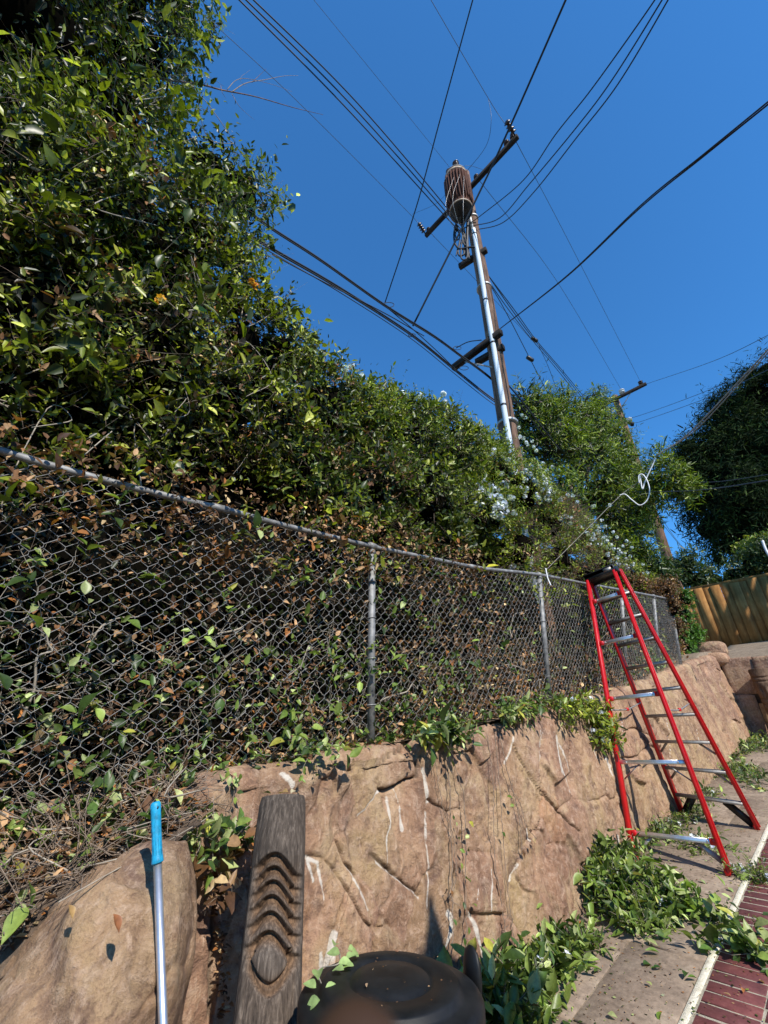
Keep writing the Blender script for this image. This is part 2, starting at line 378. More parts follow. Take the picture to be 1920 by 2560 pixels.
e = mb.build('edge_strip', M['edge'], pav)
# brick path
bp = empty('brick_path', (-.7, 5, gz(5)), None, None); bp['kind'] = 'structure'
mb = MB(); shearbox(mb, -1.10, .6, .2, 12.1, -H - .04, -H - .0025, .001); mb.build('mortar_bed', M['joint'], bp)
bm_ = MB(); shearbox(bm_, 0, .235, 0, .087, -.03, 0, .003); V = np.concatenate(bm_.V); brick_me = npmesh('brick', V, [np.concatenate(v) for v in bm_.F.values()]); brick_me.materials.append(M['brick'])
nb = 0; far = MB(); pitch = .1015
for k in range(int((12.0 - .25) / pitch)):
    y = .25 + k * pitch
    for c in range(4):
        x = -1.081 + c * .245
        if y < 1.6 and c < 3: pass
        if 1.9 < y < 8.2 and c < 3 or (y >= 8.2 and c < 2 and y < 9.5):
            o = bpy.data.objects.new('brick', brick_me); COL.objects.link(o); o.parent = bp; o.matrix_parent_inverse = Matrix.Translation(bp.location).inverted()
            o.location = (x + rnd.uniform(-.003, .003), y + rnd.uniform(-.0015, .0015), gz(y) + rnd.uniform(-.002, .003)); o.rotation_euler = (0, 0, rnd.uniform(-.008, .008)); nb += 1
        else: shearbox(far, x, x + .235, y, y + .0905, -H - .03, -H + .001, .004)
far.build('brick_rows', M['brick'], bp, kind='stuff')

# ================================================================== retaining wall
def face_pt(u, v):
    q = ray(u, v); t = (-1.88 - .12 * H) / (q[0] + .12 * (q[2] - G * q[1])); P = q * t
    return (P[1], P[2] - gz(P[1]))
Z6 = lambda L: [face_pt(700 + x * .42194, 1800 + y * .42194) for x, y in L]
Z3 = lambda L: [face_pt(1320 + x * .3617, 1280 + y * .3617) for x, y in L]
Z5 = lambda L: [face_pt(300 + x * .3617, 1900 + y * .3617) for x, y in L]
cr = [  # (polyline, width, depth)
 (Z6([(270,230),(345,275),(400,290),(470,260),(575,235),(660,190),(735,130)]), .010, .022),
 (Z6([(575,235),(590,330),(605,410)]), .007, .014), (Z6([(605,410),(640,422),(700,398),(760,365),(828,345),(830,290),(800,200),(735,130)]), .013, .035),
 (Z6([(605,410),(560,470),(485,570)]), .006, .010),
 (Z6([(400,290),(440,400),(470,520),(485,600),(500,700),(560,800)]), .006, .012), (Z6([(560,800),(640,870),(740,960),(850,1060)]), .009, .030),
 (Z6([(255,235),(310,350),(330,500),(340,640),(350,720)]), .007, .010), (Z6([(350,720),(400,850),(470,930)]), .010, .04), (Z6([(470,930),(520,1040),(560,1220),(560,1420)]), .007, .014),
 (Z6([(150,810),(260,820),(330,880),(400,1000),(480,1150),(550,1225)]), .010, .026),
 (Z6([(735,130),(790,180),(860,200),(960,185),(1060,160),(1110,75)]), .009, .022),
 (Z6([(1100,70),(1150,180),(1190,270),(1270,380),(1290,470)]), .010, .026),
 (Z6([(845,300),(880,470),(885,700),(900,1000),(900,1220),(880,1400)]), .005, .008),
 (Z6([(885,470),(960,520),(1020,550),(1090,530),(1130,580),(1180,660),(1250,730),(1285,690),(1290,470)]), .008, .020),
 (Z6([(1160,290),(1110,420),(1085,530)]), .006, .010), (Z6([(1380,60),(1340,250),(1310,330),(1290,470)]), .005, .008),
 (Z6([(1380,140),(1430,250),(1480,340),(1540,440),(1600,500),(1700,600)]), .009, .026),
 (Z6([(1230,85),(1330,50),(1440,25),(1560,10)]), .008, .02), (Z6([(1090,530),(1090,900),(1110,1110),(1190,1220),(1200,1350),(1240,1560),(1240,1760)]), .006, .012),
 (Z6([(1250,730),(1270,960),(1310,1100),(1330,1400),(1350,1600)]), .005, .008), (Z6([(1290,690),(1350,720),(1415,820),(1380,960),(1400,1150),(1440,1290),(1500,1420)]), .006, .014),
 (Z6([(1415,820),(1470,740),(1530,600),(1540,440),(1530,300),(1565,0)]), .005, .009), (Z6([(1515,720),(1560,900),(1600,1060),(1625,1260)]), .008, .018),
 (Z6([(260,1480),(300,1290),(370,1110),(400,1000)]), .007, .014),(Z6([(560,1225),(700,1240),(880,1220)]), .004, .006),
 (Z3([(75,1950),(40,2100),(20,2280),(60,2500)]), .006, .014), (Z3([(0,1810),(60,1900),(130,1990),(200,2070),(350,2215),(420,2420),(440,2600)]), .009, .024),
 (Z3([(0,1450),(70,1450),(120,1380),(110,1330)]), .007, .014), (Z3([(285,1550),(300,1900),(310,1985),(400,1998),(490,1985),(520,1950),(520,1500),(500,1340)]), .006, .013),
 (Z3([(520,1950),(560,1990),(610,1980),(625,1700),(560,1330)]), .008, .018), (Z3([(285,1550),(300,1420),(330,1320)]), .005, .009),
 (Z3([(640,1700),(770,1690),(860,1560),(900,1480),(870,1130)]), .007, .014), (Z3([(660,1520),(740,1490),(860,1560)]), .007, .013), (Z3([(625,1700),(640,1700)]), .007, .013),
 (Z3([(610,1980),(700,2100),(760,2330)]), .006, .012), (Z3([(770,1690),(850,1900),(960,2120)]), .006, .012), (Z3([(1010,1090),(1060,1250),(1090,1500),(1150,1700),(1240,1850)]), .006, .012),
 (Z3([(1190,1310),(1240,1450),(1300,1600),(1380,1740)]), .007, .014), (Z3([(1230,1000),(1290,1080),(1330,1105),(1370,1050),(1385,980)]), .010, .024), (Z3([(1330,1105),(1400,1300),(1500,1560)]), .007, .015),
 (Z3([(300,1985),(200,2070)]), .006, .012),
 (Z5([(560,70),(590,250),(600,450),(650,640),(690,760),(660,1000),(650,1300),(640,1800)]), .012, .035), (Z5([(690,660),(840,650),(930,640)]), .008, .018), (Z5([(700,810),(880,800),(1000,760)]), .009, .022),
 (Z5([(1300,330),(1290,600),(1300,700)]), .006, .010), (Z5([(880,800),(900,1300),(890,1800)]), .006, .010)]
stk = [(Z6([(848,290),(862,380),(885,480)]), .020), (Z6([(880,480),(888,700),(900,950),(898,1120)]), .007), (Z6([(662,470),(680,600),(655,700),(655,870)]), .009), (Z6([(735,540),(750,655)]), .017),
 (Z6([(700,405),(740,540)]), .006), (Z6([(603,422),(545,505),(487,572)]), .010), (Z6([(590,845),(720,950),(850,1072)]), .009), (Z6([(170,815),(200,960)]), .012), (Z6([(175,820),(235,850),(262,1050)]), .010),
 (Z6([(310,1290),(285,1400),(265,1450)]), .030), (Z6([(235,1390),(240,1450)]), .016), (Z6([(1010,1150),(1040,1200),(1025,1290),(1005,1350)]), .018), (Z6([(1112,1125),(1150,1210),(1180,1290),(1210,1430)]), .022),
 (Z6([(1630,110),(1650,300)]), .022), (Z6([(1418,1260),(1480,1390)]), .014), (Z6([(1252,890),(1220,1180)]), .006), (Z6([(1383,100),(1345,260)]), .007), (Z6([(1155,980),(1150,1055)]), .009), (Z6([(1540,60),(1525,300)]), .008),
 (Z6([(1410,860),(1380,960)]), .009), (Z6([(415,870),(540,1130)]), .008), (Z6([(30,300),(80,380)]), .03),
 (Z3([(188,1560),(200,1680),(232,1810)]), .026), (Z3([(205,1600),(270,1730),(300,1960)]), .010), (Z3([(435,1500),(470,1690)]), .016), (Z3([(470,1530),(492,1590)]), .014), (Z3([(505,1590),(530,1680),(600,1890)]), .018),
 (Z3([(520,1680),(610,1850)]), .010), (Z3([(560,1450),(590,1600)]), .012), (Z3([(640,1450),(668,1610)]), .010), (Z3([(1180,1310),(1240,1450)]), .012), (Z3([(1150,1500),(1182,1620)]), .01), (Z3([(0,2190),(20,2300)]), .012),
 (Z3([(620,2240),(635,2290)]), .018), (Z3([(930,1380),(990,1700)]), .006), (Z3([(100,1480),(60,1800)]), .006)]
def polydist(Y, Hh, poly):
    best = np.full(Y.shape, 9.0); P = np.array(poly)
    for a, b in zip(P[:-1], P[1:]):
        d = b - a; L2 = max(d @ d, 1e-9)
        if True:
            t = np.clip(((Y - a[0]) * d[0] + (Hh - a[1]) * d[1]) / L2, 0, 1)
            best = np.minimum(best, np.hypot(Y - a[0] - t * d[0], Hh - a[1] - t * d[1]))
    return best
TOPPX = [((375,2060)), ((400,1990)), ((450,1950)), ((560,1915)), ((640,1900)), ((770,1895)), ((850,1870)), ((960,1855)), ((1100,1840)), ((1150,1830)), ((1260,1800)), ((1320,1780)), ((1400,1765)), ((1640,1690)), ((1700,1660)), ((1760,1640)), ((1810,1630))]
tp = np.array([face_pt(*q) for q in TOPPX])
def topheight(y):
    h = np.interp(y, tp[:, 0], tp[:, 1], left=tp[0, 1]); return h
ysw = [.60]
while ysw[-1] < 12.1: ysw.append(ysw[-1] + .0060 * max(1, ysw[-1] / 1.6))
ysw = np.array(ysw); T_ = np.concatenate([np.linspace(-.06, 1, 205), 1 + np.arange(1, 26) * .014])
Yg, Tg = np.meshgrid(ysw, T_, indexing='ij')
Ht = topheight(Yg) - .02; frontH = Ht - .09
Hh = np.where(Tg <= 1, Tg * frontH, frontH)
# arc over the shoulder, then flat back
ov = np.clip((Tg - 1) / .35, 0, 1); arc = np.clip(ov / .45, 0, 1) * math.pi / 2; flat = np.clip((ov - .45) / .55, 0, 1)
Hh = Hh + np.sin(arc) * .09 * (Tg > 1); back = (1 - np.cos(arc)) * .09 * (Tg > 1) + flat * .13
depth = np.zeros_like(Yg); lab_m = np.zeros(Yg.shape, bool); wig = .010 * fbm(np.stack([Yg * 9, Hh * 9], -1), 3, 3); wig2 = .010 * fbm(np.stack([Yg * 9, Hh * 9], -1), 3, 9)
cd = np.full(Yg.shape, 9.0)
Ysh, Hsh = Yg + wig, Hh + wig2 + back * .9
for poly, wd, dp in cr:
    P = np.array(poly); m = (Yg > P[:, 0].min() - .3) & (Yg < P[:, 0].max() + .3)
    d = np.full(Yg.shape, 9.0); d[m] = polydist(Ysh[m], Hsh[m], poly)
    w_eff = np.maximum(wd * .8, .006) * (.30 + .5 * vnoise(np.stack([Yg * 14, Hh * 14], -1), 4)) * np.clip(P[:, 0].mean() / 3.0, 1, 2.2)
    depth = np.maximum(depth, dp * .85 * (.35 + 1.1 * vnoise(np.stack([Yg * 5, Hh * 5], -1), 48)) / (1 + (d / w_eff) ** 3)); cd = np.minimum(cd, d / 1.0)
    dyc = .0060 * np.maximum(1, Yg / 1.6); lab_m |= d < np.maximum(.0085, dyc * 1.1)
# rounded shoulders: stones swell away from joints
swell = .012 * np.exp(-np.clip(cd, 0, 1) / .02)
# flood fill into stones
lab = np.full(Yg.shape, -1, int); lab[lab_m] = -2; nl = 0
for i0 in range(0, Yg.shape[0], 4):
    for j0 in range(0, Yg.shape[1], 4):
        if lab[i0, j0] != -1: continue
        st = [(i0, j0)]; lab[i0, j0] = nl; cells = [(i0, j0)]
        while st:
            i, j = st.pop()
            for a, b in ((i + 1, j), (i - 1, j), (i, j + 1), (i, j - 1)):
                if 0 <= a < lab.shape[0] and 0 <= b < lab.shape[1] and lab[a, b] == -1: lab[a, b] = nl; st.append((a, b)); cells.append((a, b))
        if len(cells) < 480:
            for a, b in cells: lab[a, b] = -2
        else: nl += 1
for it in range(60):
    m = lab < 0
    if not m.any(): break
    for ax, sh in ((0, 1), (0, -1), (1, 1), (1, -1)):
        r = np.roll(lab, sh, ax); lab = np.where((lab < 0) & (r >= 0), r, lab)
# far end has wide unbroken stones: split by slanting joints where photo shows only faint seams
# the broad unbroken sheets are cut into large facets with fainter seams
area_c = np.gradient(ysw)[:, None] * .006; nl2 = nl
for L in range(nl):
    m = lab == L; A_ = float((m * area_c).sum())
    if A_ < .30: continue
    k = int(A_ / .20) + 1; ii, jj = np.nonzero(m); sd_ = rng.choice(len(ii), k, replace=False); sy = Yg[ii[sd_], jj[sd_]]; sh = Hh[ii[sd_], jj[sd_]]
    yy_, hh_ = Ysh[m] + .05 * fbm(np.stack([Yg[m] * 2, Hh[m] * 2], -1), 2, 14), Hsh[m]; sl_ = .35
    D_ = np.stack([np.hypot((yy_ - a) - sl_ * (hh_ - b) * ((q % 2) * 2 - 1), (hh_ - b) * .6) for q, (a, b) in enumerate(zip(sy, sh))], 0); o_ = np.sort(D_, 0); am = D_.argmin(0)
    if k > 1:
        e_ = (o_[1] - o_[0]) * .5; cd[m] = np.minimum(cd[m], e_); wv_ = .0045 * np.clip(Yg[m] / 3, 1, 2.2); depth[m] = np.maximum(depth[m], .011 * vnoise(np.stack([Yg[m] * 3, Hh[m] * 3], -1), 44) * 1.6 / (1 + (e_ / wv_) ** 4))
    tmp = lab[m]; 
    for q in range(1, k): tmp[am == q] = nl2 + q - 1
    nl2 += k - 1; lab[m] = tmp
nl = nl2; cen = np.zeros((nl, 2))
for L in range(nl):
    m = lab == L
    if m.any(): cen[L] = (Yg[m].mean(), Hh[m].mean())
print('wall stones', nl)
offs = rng.uniform(-.011, .011, nl + 1)
tiltv = rng.uniform(-.075, .075, (nl + 1, 2))
rel = offs[lab] * 1.5 * np.clip(cd / .009, 0, 1) + np.clip((tiltv[lab, 0] * (Yg - cen[lab, 0]) + tiltv[lab, 1] * (Hh - cen[lab, 1])), -.024, .024) * np.clip(cd / .012, 0, 1)
N3 = np.stack([Yg, Hh, back * 3], -1)
# near stones: blurred step handled by groove, fractured relief from noise
rel = rel + .030 * fbm(N3 * np.array([1.7, 2.2, 2]), 3, 21) + .014 * fbm(N3 * np.array([7, 5, 6]), 4, 31) + .0105 * (1 - np.abs(fbm(N3 * np.array([13, 6, 9]), 3, 41)) * 2)
disp = rel - depth - swell * 1.1
X = -1.88 - .12 * Hh - back + disp * np.where(Tg > 1, .5, 1); Zw = gz(Yg) + Hh + np.where(Tg > 1, disp * .7, 0) 
streak = np.zeros_like(Yg)
for poly, wd in stk:
    st_k = min(1., .45 + wd * 40); wd = max(wd * .55, .0055); P = np.array(poly); m = (Yg > P[:, 0].min() - .2) & (Yg < P[:, 0].max() + .2)
    d = np.full(Yg.shape, 9.0); d[m] = polydist(Ysh[m], Hsh[m], poly)
    wn_ = wd * (.25 + 1.5 * vnoise(np.stack([Yg * 26, Hh * 10], -1), 18)); t = 1 - np.clip((d - wn_ * .25) / (wn_ * 1.3 + .001), 0, 1); streak = np.maximum(streak, st_k * t * (.65 + .6 * vnoise(np.stack([Yg * 30, Hh * 12], -1), 8)))
dirt = np.clip((depth - .0045) * 34, 0, .8) * (1 - np.clip(streak, 0, 1))
dirt = np.maximum(dirt, .45 * np.clip((.10 - Hh) / .10, 0, 1) * vnoise(np.stack([Yg * 8, Hh * 8], -1), 2))
dirt = np.maximum(dirt, .5 * np.clip((Tg - 1.1) / .2, 0, 1) * vnoise(np.stack([Yg * 10, back * 20], -1), 12))
wall = empty('retaining_wall', (-1.95, 5, gz(5)), 'long carved rock retaining wall of tan and brown stone under the chain link fence', 'wall')
VW = np.stack([X, Yg, Zw], -1); nT = VW.shape[1]
flab = lab[:-1, :-1]
for L in range(nl):
    m = flab == L
    if m.sum() < 20: continue
    ii, jj = np.nonzero(m); q = np.stack([ii * nT + jj, (ii + 1) * nT + jj, (ii + 1) * nT + jj + 1, ii * nT + jj + 1], -1)
    u, inv = np.unique(q.ravel(), return_inverse=True)
    me = npmesh('stone', VW.reshape(-1, 3)[u], inv.reshape(-1, 4), True, {'streak': (streak.ravel()[u], 'FLOAT'), 'dirt': (dirt.ravel()[u], 'FLOAT')})
    link('stone', me, M['rock'], wall)
mb = MB()
for a, b in ((.62, 12.1),):
    V = [];
    for y in (a, b):
        for x, h in ((-1.98, -.1), (-2.3, -.1), (-2.3, 1.12), (-2.16, 1.12)): V.append((x, y, gz(y) + h))
    mb.add(V, [np.array([[0, 3, 2, 1], [4, 5, 6, 7], [0, 1, 5, 4], [1, 2, 6, 5], [2, 3, 7, 6], [3, 0, 4, 7]])])
mb.build('wall_core', M['soil'], wall)

# end wall across the yard (faces the camera)
ew = empty('end_wall', (-1.2, 12.1, gz(12.1)), 'low carved rock wall closing the far end of the yard behind the second totem', 'wall')
def rockpanel(parent, x0, x1, y, hb, ht, seedn, nx, nz, name='stone', mat='rock', thick=.5, cut=.02):
    xs_ = np.linspace(x0, x1, nx); ts = np.linspace(0, 1, nz); Xg, Tt = np.meshgrid(xs_, ts, indexing='ij')
    Hz = hb + (ht - hb) * np.clip(Tt / .86, 0, 1); bk = np.clip((Tt - .86) / .14, 0, 1) * thick
    ed = np.minimum(np.minimum(Xg - x0, x1 - Xg), np.minimum(Hz - hb, np.maximum(ht - Hz, 0) + bk))
    rd = .035 * np.exp(-np.clip(ed, 0, 1) / .03)
    d = .03 * fbm(np.stack([Xg * 3, Hz * 3, bk * 3 + seedn], -1), 4, seedn) - rd
    V = np.stack([Xg, y - .04 * Tt * 0 + bk - d * (bk < .01), Hz + d * (bk > 0)], -1)
    i = (np.arange(nx - 1)[:, None] * nz + np.arange(nz - 1)[None]).ravel(); Fq = np.stack([i, i + nz, i + nz + 1, i + 1], -1)
    z0 = np.zeros(nx * nz); me = npmesh(name, V.reshape(-1, 3), Fq[:, ::-1], True, {'streak': (z0, 'FLOAT'), 'dirt': (z0 + .1, 'FLOAT')})
    return link(name, me, M[mat], parent)
g12 = gz(12.1)
ed = [(-2.05, -1.66, 0, .78), (-1.655, -1.22, 0, .62), (-2.05, -1.50, .785, 1.52), (-1.495, -1.0, .625, 1.50), (-1.215, -.75, 0, .62), (-.995, -.4, .625, 1.47), (-.745, .1, 0, .62), (-.395, .9, .625, 1.45), (.105, .9, 0, .62)]
for k, (a, b, c, d) in enumerate(ed): rockpanel(ew, a, b, 12.1 + .02 * (k % 3), g12 + c, g12 + d, 50 + k, 30, 34)
mb = MB(); mb.box((-.75, 12.42, g12 + .7), (3.9, .45, 1.5)); mb.build('wall_core', M['soil'], ew)

# ================================================================== boulders
def boulder(name, c, size, seedn, label, cat='boulder', n=48, sq=.75, mat='rockpale', parent=None, rotz=0, amp=.10, facets=()):
    th = np.linspace(0, math.pi, n); ph = np.linspace(0, 2 * math.pi, 2 * n, endpoint=False)
    A, B = np.meshgrid(th, ph, indexing='ij'); D = np.stack([np.sin(A) * np.cos(B), np.sin(A) * np.sin(B), np.cos(A)], -1)
    p = 2 / sq; rr = (np.abs(D) ** p).sum(-1) ** (-1 / p); P = D * rr[..., None]
    for nv, dd in facets:
        nv = np.array(nv, float); nv /= np.linalg.norm(nv); ex = np.maximum((P @ nv) - dd, 0); P = P - ex[..., None] * nv * .88
    P = P * (1 + amp * fbm(D * 1.6 + seedn, 4, seedn) + amp * .35 * fbm(D * 6 + seedn, 3, seedn + 5))[..., None]
    P = P * np.array(size) / 2; c_, s_ = math.cos(rotz), math.sin(rotz); P = P @ np.array([[c_, s_, 0], [-s_, c_, 0], [0, 0, 1]])
    V = P.reshape(-1, 3) + np.array(c); m2 = 2 * n; i = np.arange(n - 1)[:, None] * m2; j = np.arange(m2)[None]; j2 = (j + 1) % m2
    Fq = np.stack([i + j, i + m2 + j, i + m2 + j2, i + j2], -1).reshape(-1, 4)
    z0 = np.zeros(len(V)); me = npmesh(name, V - np.array(c) * (parent is None), Fq, True, {'streak': (z0, 'FLOAT'), 'dirt': (z0, 'FLOAT')})
    o = link(name, me, M[mat], parent)
    if parent is None: o.location = tuple(map(float, c)); tag(o, label, cat)
    return o
def big_boulder():
    ny, na = 220, 200; yy = np.linspace(-.45, .89, ny); aa = np.linspace(0, math.pi, na); Yb, Ab = np.meshgrid(yy, aa, indexing='ij')
    ztp = np.interp(Yb, [-.45, -.1, .15, .33, .40, .47, .55, .66, .78, .84, .89], [-1.1, -.92, -.74, -.58, -.50, -.425, -.36, -.312, -.295, -.36, -.62])
    dx = np.interp(Yb, [-.45, -.3, 0, .4, .60, .72, .82, .89], [.1, .25, .33, .37, .36, .31, .20, .05]); xc = np.interp(Yb, [-.45, .5, .89], [-1.80, -1.84, -1.87])
    ca, sa = np.cos(Ab), np.sin(Ab)
    x = xc + dx * np.sign(ca) * np.abs(ca) ** .85; z = -1.62 + (ztp + 1.62) * np.clip(sa, 0, 1) ** .36
    P = np.stack([x, Yb + .0 * x, z], -1); nrm = np.stack([ca, 0 * ca, sa], -1)
    f = .035 * fbm(P * 2.6, 3, 71) + .024 * fbm(P * np.array([8, 7, 5]), 5, 72, .6)
    # flat fractured plates and a diagonal crack
    pl = fbm(P * np.array([3, 3.5, 2.4]) + 9, 2, 75); f += .022 * np.tanh(pl * 14)
    cl = np.abs((z + .62) - .9 * (Yb - .62) + .03 * fbm(P * 9, 2, 76)); cl2 = np.abs(fbm(P * 2.2 + 31, 3, 79)); f -= .012 * np.exp(-(cl2 / .018) ** 2); f -= .016 * np.exp(-(cl / .006) ** 2) * (Yb < .68) * (Yb > .42)
    P = P + nrm * f[..., None]
    c = np.array([-1.8, .3, -1.5]); i = (np.arange(ny - 1)[:, None] * na + np.arange(na - 1)[None]).ravel(); Fq = np.stack([i, i + na, i + na + 1, i + 1], -1)
    z0 = np.zeros(ny * na); me = npmesh('boulder', P.reshape(-1, 3) - c, Fq, True, {'streak': (z0, 'FLOAT'), 'dirt': (z0, 'FLOAT')})
    o = link('boulder', me, M['rockpale']); o.location = tuple(c); tag(o, 'big rounded tan boulder at the near end of the wall behind the blue gripped pole', 'boulder')
big_boulder()
boulder('boulder', (-2.25, 12.75, 1.80), (.62, .5, .36), 9, 'weathered grey boulder on top of the far end of the wall', n=30, sq=.6, mat='rock')
boulder('boulder', onz(1790, 1650, 1.52), (.5, .4, .3), 12, 'tan capstone at the far corner of the wall', 'stone', n=26, sq=.6, mat='rock')

# ================================================================== chain link fence
def at3(p): return np.array(p, float)
b3 = onx(1563, 1675, -2.15); b4 = onx(1646, 1650, -2.15)
posts = [(at3((-2.15, -.45, gz(-.45) + 1.25)), at3((-2.15, -.50, gz(-.5) + 2.63))),
         (onx(927, 1853, -2.15) - [0, 0, .05], onx(930, 1385, -2.145)), (onx(1372, 1745, -2.15) - [0, 0, .05], ony(1348, 1446, 4.28)),
         (b3 - [0, 0, .05], ony(1553, 1482, b3[1])), (b4 - [0, 0, .05], ony(1634, 1496, b4[1])), (at3((-2.15, 9.25, gz(9.25) + 1.3)), at3((-1.98, 9.25, gz(9.25) + 2.58)))]
railpx = [onx(-60, 1112, -2.15), onx(0, 1127, -2.15), onx(169, 1176, -2.15), onx(380, 1231, -2.15), onx(582, 1279, -2.15), onx(708, 1313, -2.15), onx(930, 1366, -2.145), onx(1080, 1397, -2.12), ony(1206, 1421, 3.3), ony(1348, 1437, 4.28), ony(1463, 1459, 5.55), ony(1553, 1475, b3[1]), ony(1634, 1490, b4[1]), at3((-1.98, 9.3, gz(9.3) + 2.62))]
fence = empty('chain_link_fence', (-2.15, 4, gz(4) + 1.25), 'grey galvanised chain link fence standing on top of the rock wall', 'fence')
rp = spline(railpx, 5)
mb = MB(); mb.tube(rp, .0175, 10); mb.build('top_rail', M['galv'], fence, True)
for u, v in ((560, 1272), (1180, 1416)):                      # rail couplings
    i = np.argmin(np.abs(proj(rp)[:, 0] - u)); d = rp[min(i + 1, len(rp) - 1)] - rp[i - 1]; d /= np.linalg.norm(d)
    mb = MB(); mb.tube([rp[i] - d * .05, rp[i] + d * .05], .0215, 12); mb.build('rail_sleeve', M['galv'], fence, True)
for k, (a, b) in enumerate(posts):
    mb = MB(); mb.tube([a, b], .0255, 12); p = mb.build('post', M['galv'], fence, True)
    d = (b - a) / np.linalg.norm(b - a); i = np.argmin(np.abs(rp[:, 1] - b[1]))
    mb = MB(); mb.lathe(b - d * .005, [(.028, 0), (.028, .02), (.022, .035), (.010, .045)], 12, d); 
    if 0 < k: mb.tube([rp[i] + [0, -.03, 0], rp[i] + [0, .03, 0]], .027, 12)
    mb.build('rail_cap', M['galv'], p, True)
    for h in (.2, .42, .63, .83):
        mb = MB(); c = a + (b - a) * h; th = np.linspace(0, 2 * math.pi, 13); ring = np.stack([np.cos(th) * .0290, np.sin(th) * .0290, 0 * th + .003 * np.sin(th)], -1) + c
        mb.tube(ring, .0032, 5); mb.build('tie_wire', M['wire'], p)
WS = .074; WP = WS / 2
def wire_mesh(ph):
    nz = 33; z = np.arange(nz + 1) * (WS / 2); s = (np.arange(nz + 1) + ph) % 2
    P = []
    for i in range(nz + 1):
        y = WP / 2 if s[i] else -WP / 2; sg = 1 if s[i] else -1
        P.append((sg * .0028, y * 1.0, z[i] - .007 + G * y)); P.append((-sg * .0028, y * 1.03, z[i] + .007 + G * y))
    mb = MB(); mb.tube(P, .0013, 4); V = np.concatenate(mb.V)
    me = npmesh('wire', V, [np.concatenate(v) for v in mb.F.values()], True); me.materials.append(M['wire']); return me, z[-1]
wme, wh = wire_mesh(0); wme2, wh = wire_mesh(1)
y = -.70; k = 0; pb = np.array([p[0] for p in posts])
while y < 9.25:
    top = np.array([np.interp(y, rp[:, 1], rp[:, a]) for a in range(3)]); bot = np.array([-2.15, y, gz(y) + 1.25])
    bot[2] += .02 * math.sin(y * 3.1); bot[0] += .012 * math.sin(y * 2.3)
    d = top - bot; L = np.linalg.norm(d)
    o = bpy.data.objects.new('wire', wme if k % 2 else wme2); COL.objects.link(o); o.parent = fence; o.matrix_parent_inverse = Matrix.Translation(fence.location).inverted()
    o.location = tuple(bot); o.rotation_euler = (0, math.atan2(d[0], d[2]), 0); o.scale = (1, 1, (L + .005) / wh)
    y += WP; k += 1

# ================================================================== step ladder
NL, NR, FL, FR = ong(1590, 2152), ong(1822, 2188), ong(1700, 2022), ong(1893, 2072)
NLt, NRt, FLt, FRt = ony(1473, 1452, 5.36), ony(1533, 1428, 5.36), ony(1480, 1449, 5.56), ony(1546, 1424, 5.56)
FL = at3((-1.83, 6.28, gz(6.28))); 
lad = empty('step_ladder', (NL + NR + FL + FR) / 4, 'tall red fibreglass step ladder with grey aluminium steps standing open against the wall', 'ladder')
fn = np.array([.10, -1, .0])
def rail(a, b, nm, front):
    a, b = at3(a), at3(b); d = (b - a) / np.linalg.norm(b - a); sdv = np.cross(d, [0, 1, 0]); sdv /= np.linalg.norm(sdv)
    nrm = np.cross(sdv, d); nrm /= np.linalg.norm(nrm)
    # C channel: web + two flanges
    mb = MB(); w_, f_, t_ = (.076, .030, .006) if front else (.060, .028, .006)
    mb.bar(a, b, .005, w_, up=nrm, bev=.0015)
    mb.bar(a + nrm * (w_ / 2) - sdv * (f_ / 2) * nm, b + nrm * (w_ / 2) - sdv * (f_ / 2) * nm, f_, t_, up=nrm, bev=.0015)
    mb.bar(a - nrm * (w_ / 2) - sdv * (f_ / 2) * nm, b - nrm * (w_ / 2) - sdv * (f_ / 2) * nm, f_, t_, up=nrm, bev=.0015)
    r = mb.build('rail', M['red'], lad)
    m2 = MB(); m2.bar(a - d * .008, a + d * .04, .030, w_ + .006, up=nrm, bev=.004); m2.build('foot', M['red'], r)
    return d
rail(NL, NLt, -1, False); rail(NR, NRt, 1, False); rail(FL, FLt, -1, True); rail(FR, FRt, 1, True)
def lerp(a, b, t): return a + (b - a) * t
def tfor(a, b, v):
    best = min(np.linspace(0, 1, 400), key=lambda t: abs(proj(lerp(a, b, t))[1] - v)); return best
# spreader bars on the near pair of rails, wide steps on the far pair
for k, v in enumerate((1505, 1609, 1748, 1905, 2082)):
    tl = tfor(NL, NLt, v); a = lerp(NL, NLt, tl); b = lerp(NR, NRt, tl)
    mb = MB(); mb.bar(a, b, .010, .034, up=(0, .2, 1), bev=.002); mb.bar(a + [0, .010, .014], b + [0, .010, .014], .024, .004, up=(0, .2, 1)); mb.bar(a + [0, .010, -.014], b + [0, .010, -.014], .024, .004, up=(0, .2, 1))
    c = mb.build('cross_bar', M['alu'], lad)
    dd = (b - a) / np.linalg.norm(b - a)
    for s_, q in ((1, a), (-1, b)):
        m2 = MB(); m2.lathe(q + dd * s_ * .06 + [0, -.006, 0], [(.008, 0), (.006, .004)], 8, (0, -1, 0)); m2.build('rivet', M['alu'], c)
    if k in (0, 2, 4) or k == 1:
        for s_, q in ((1, a), (-1, b)):
            m2 = MB(); m2.box(q + dd * s_ * .02 + [0, -.002, 0], (.045, .03, .045), bev=.004); m2.build('bracket', M['red'], c)
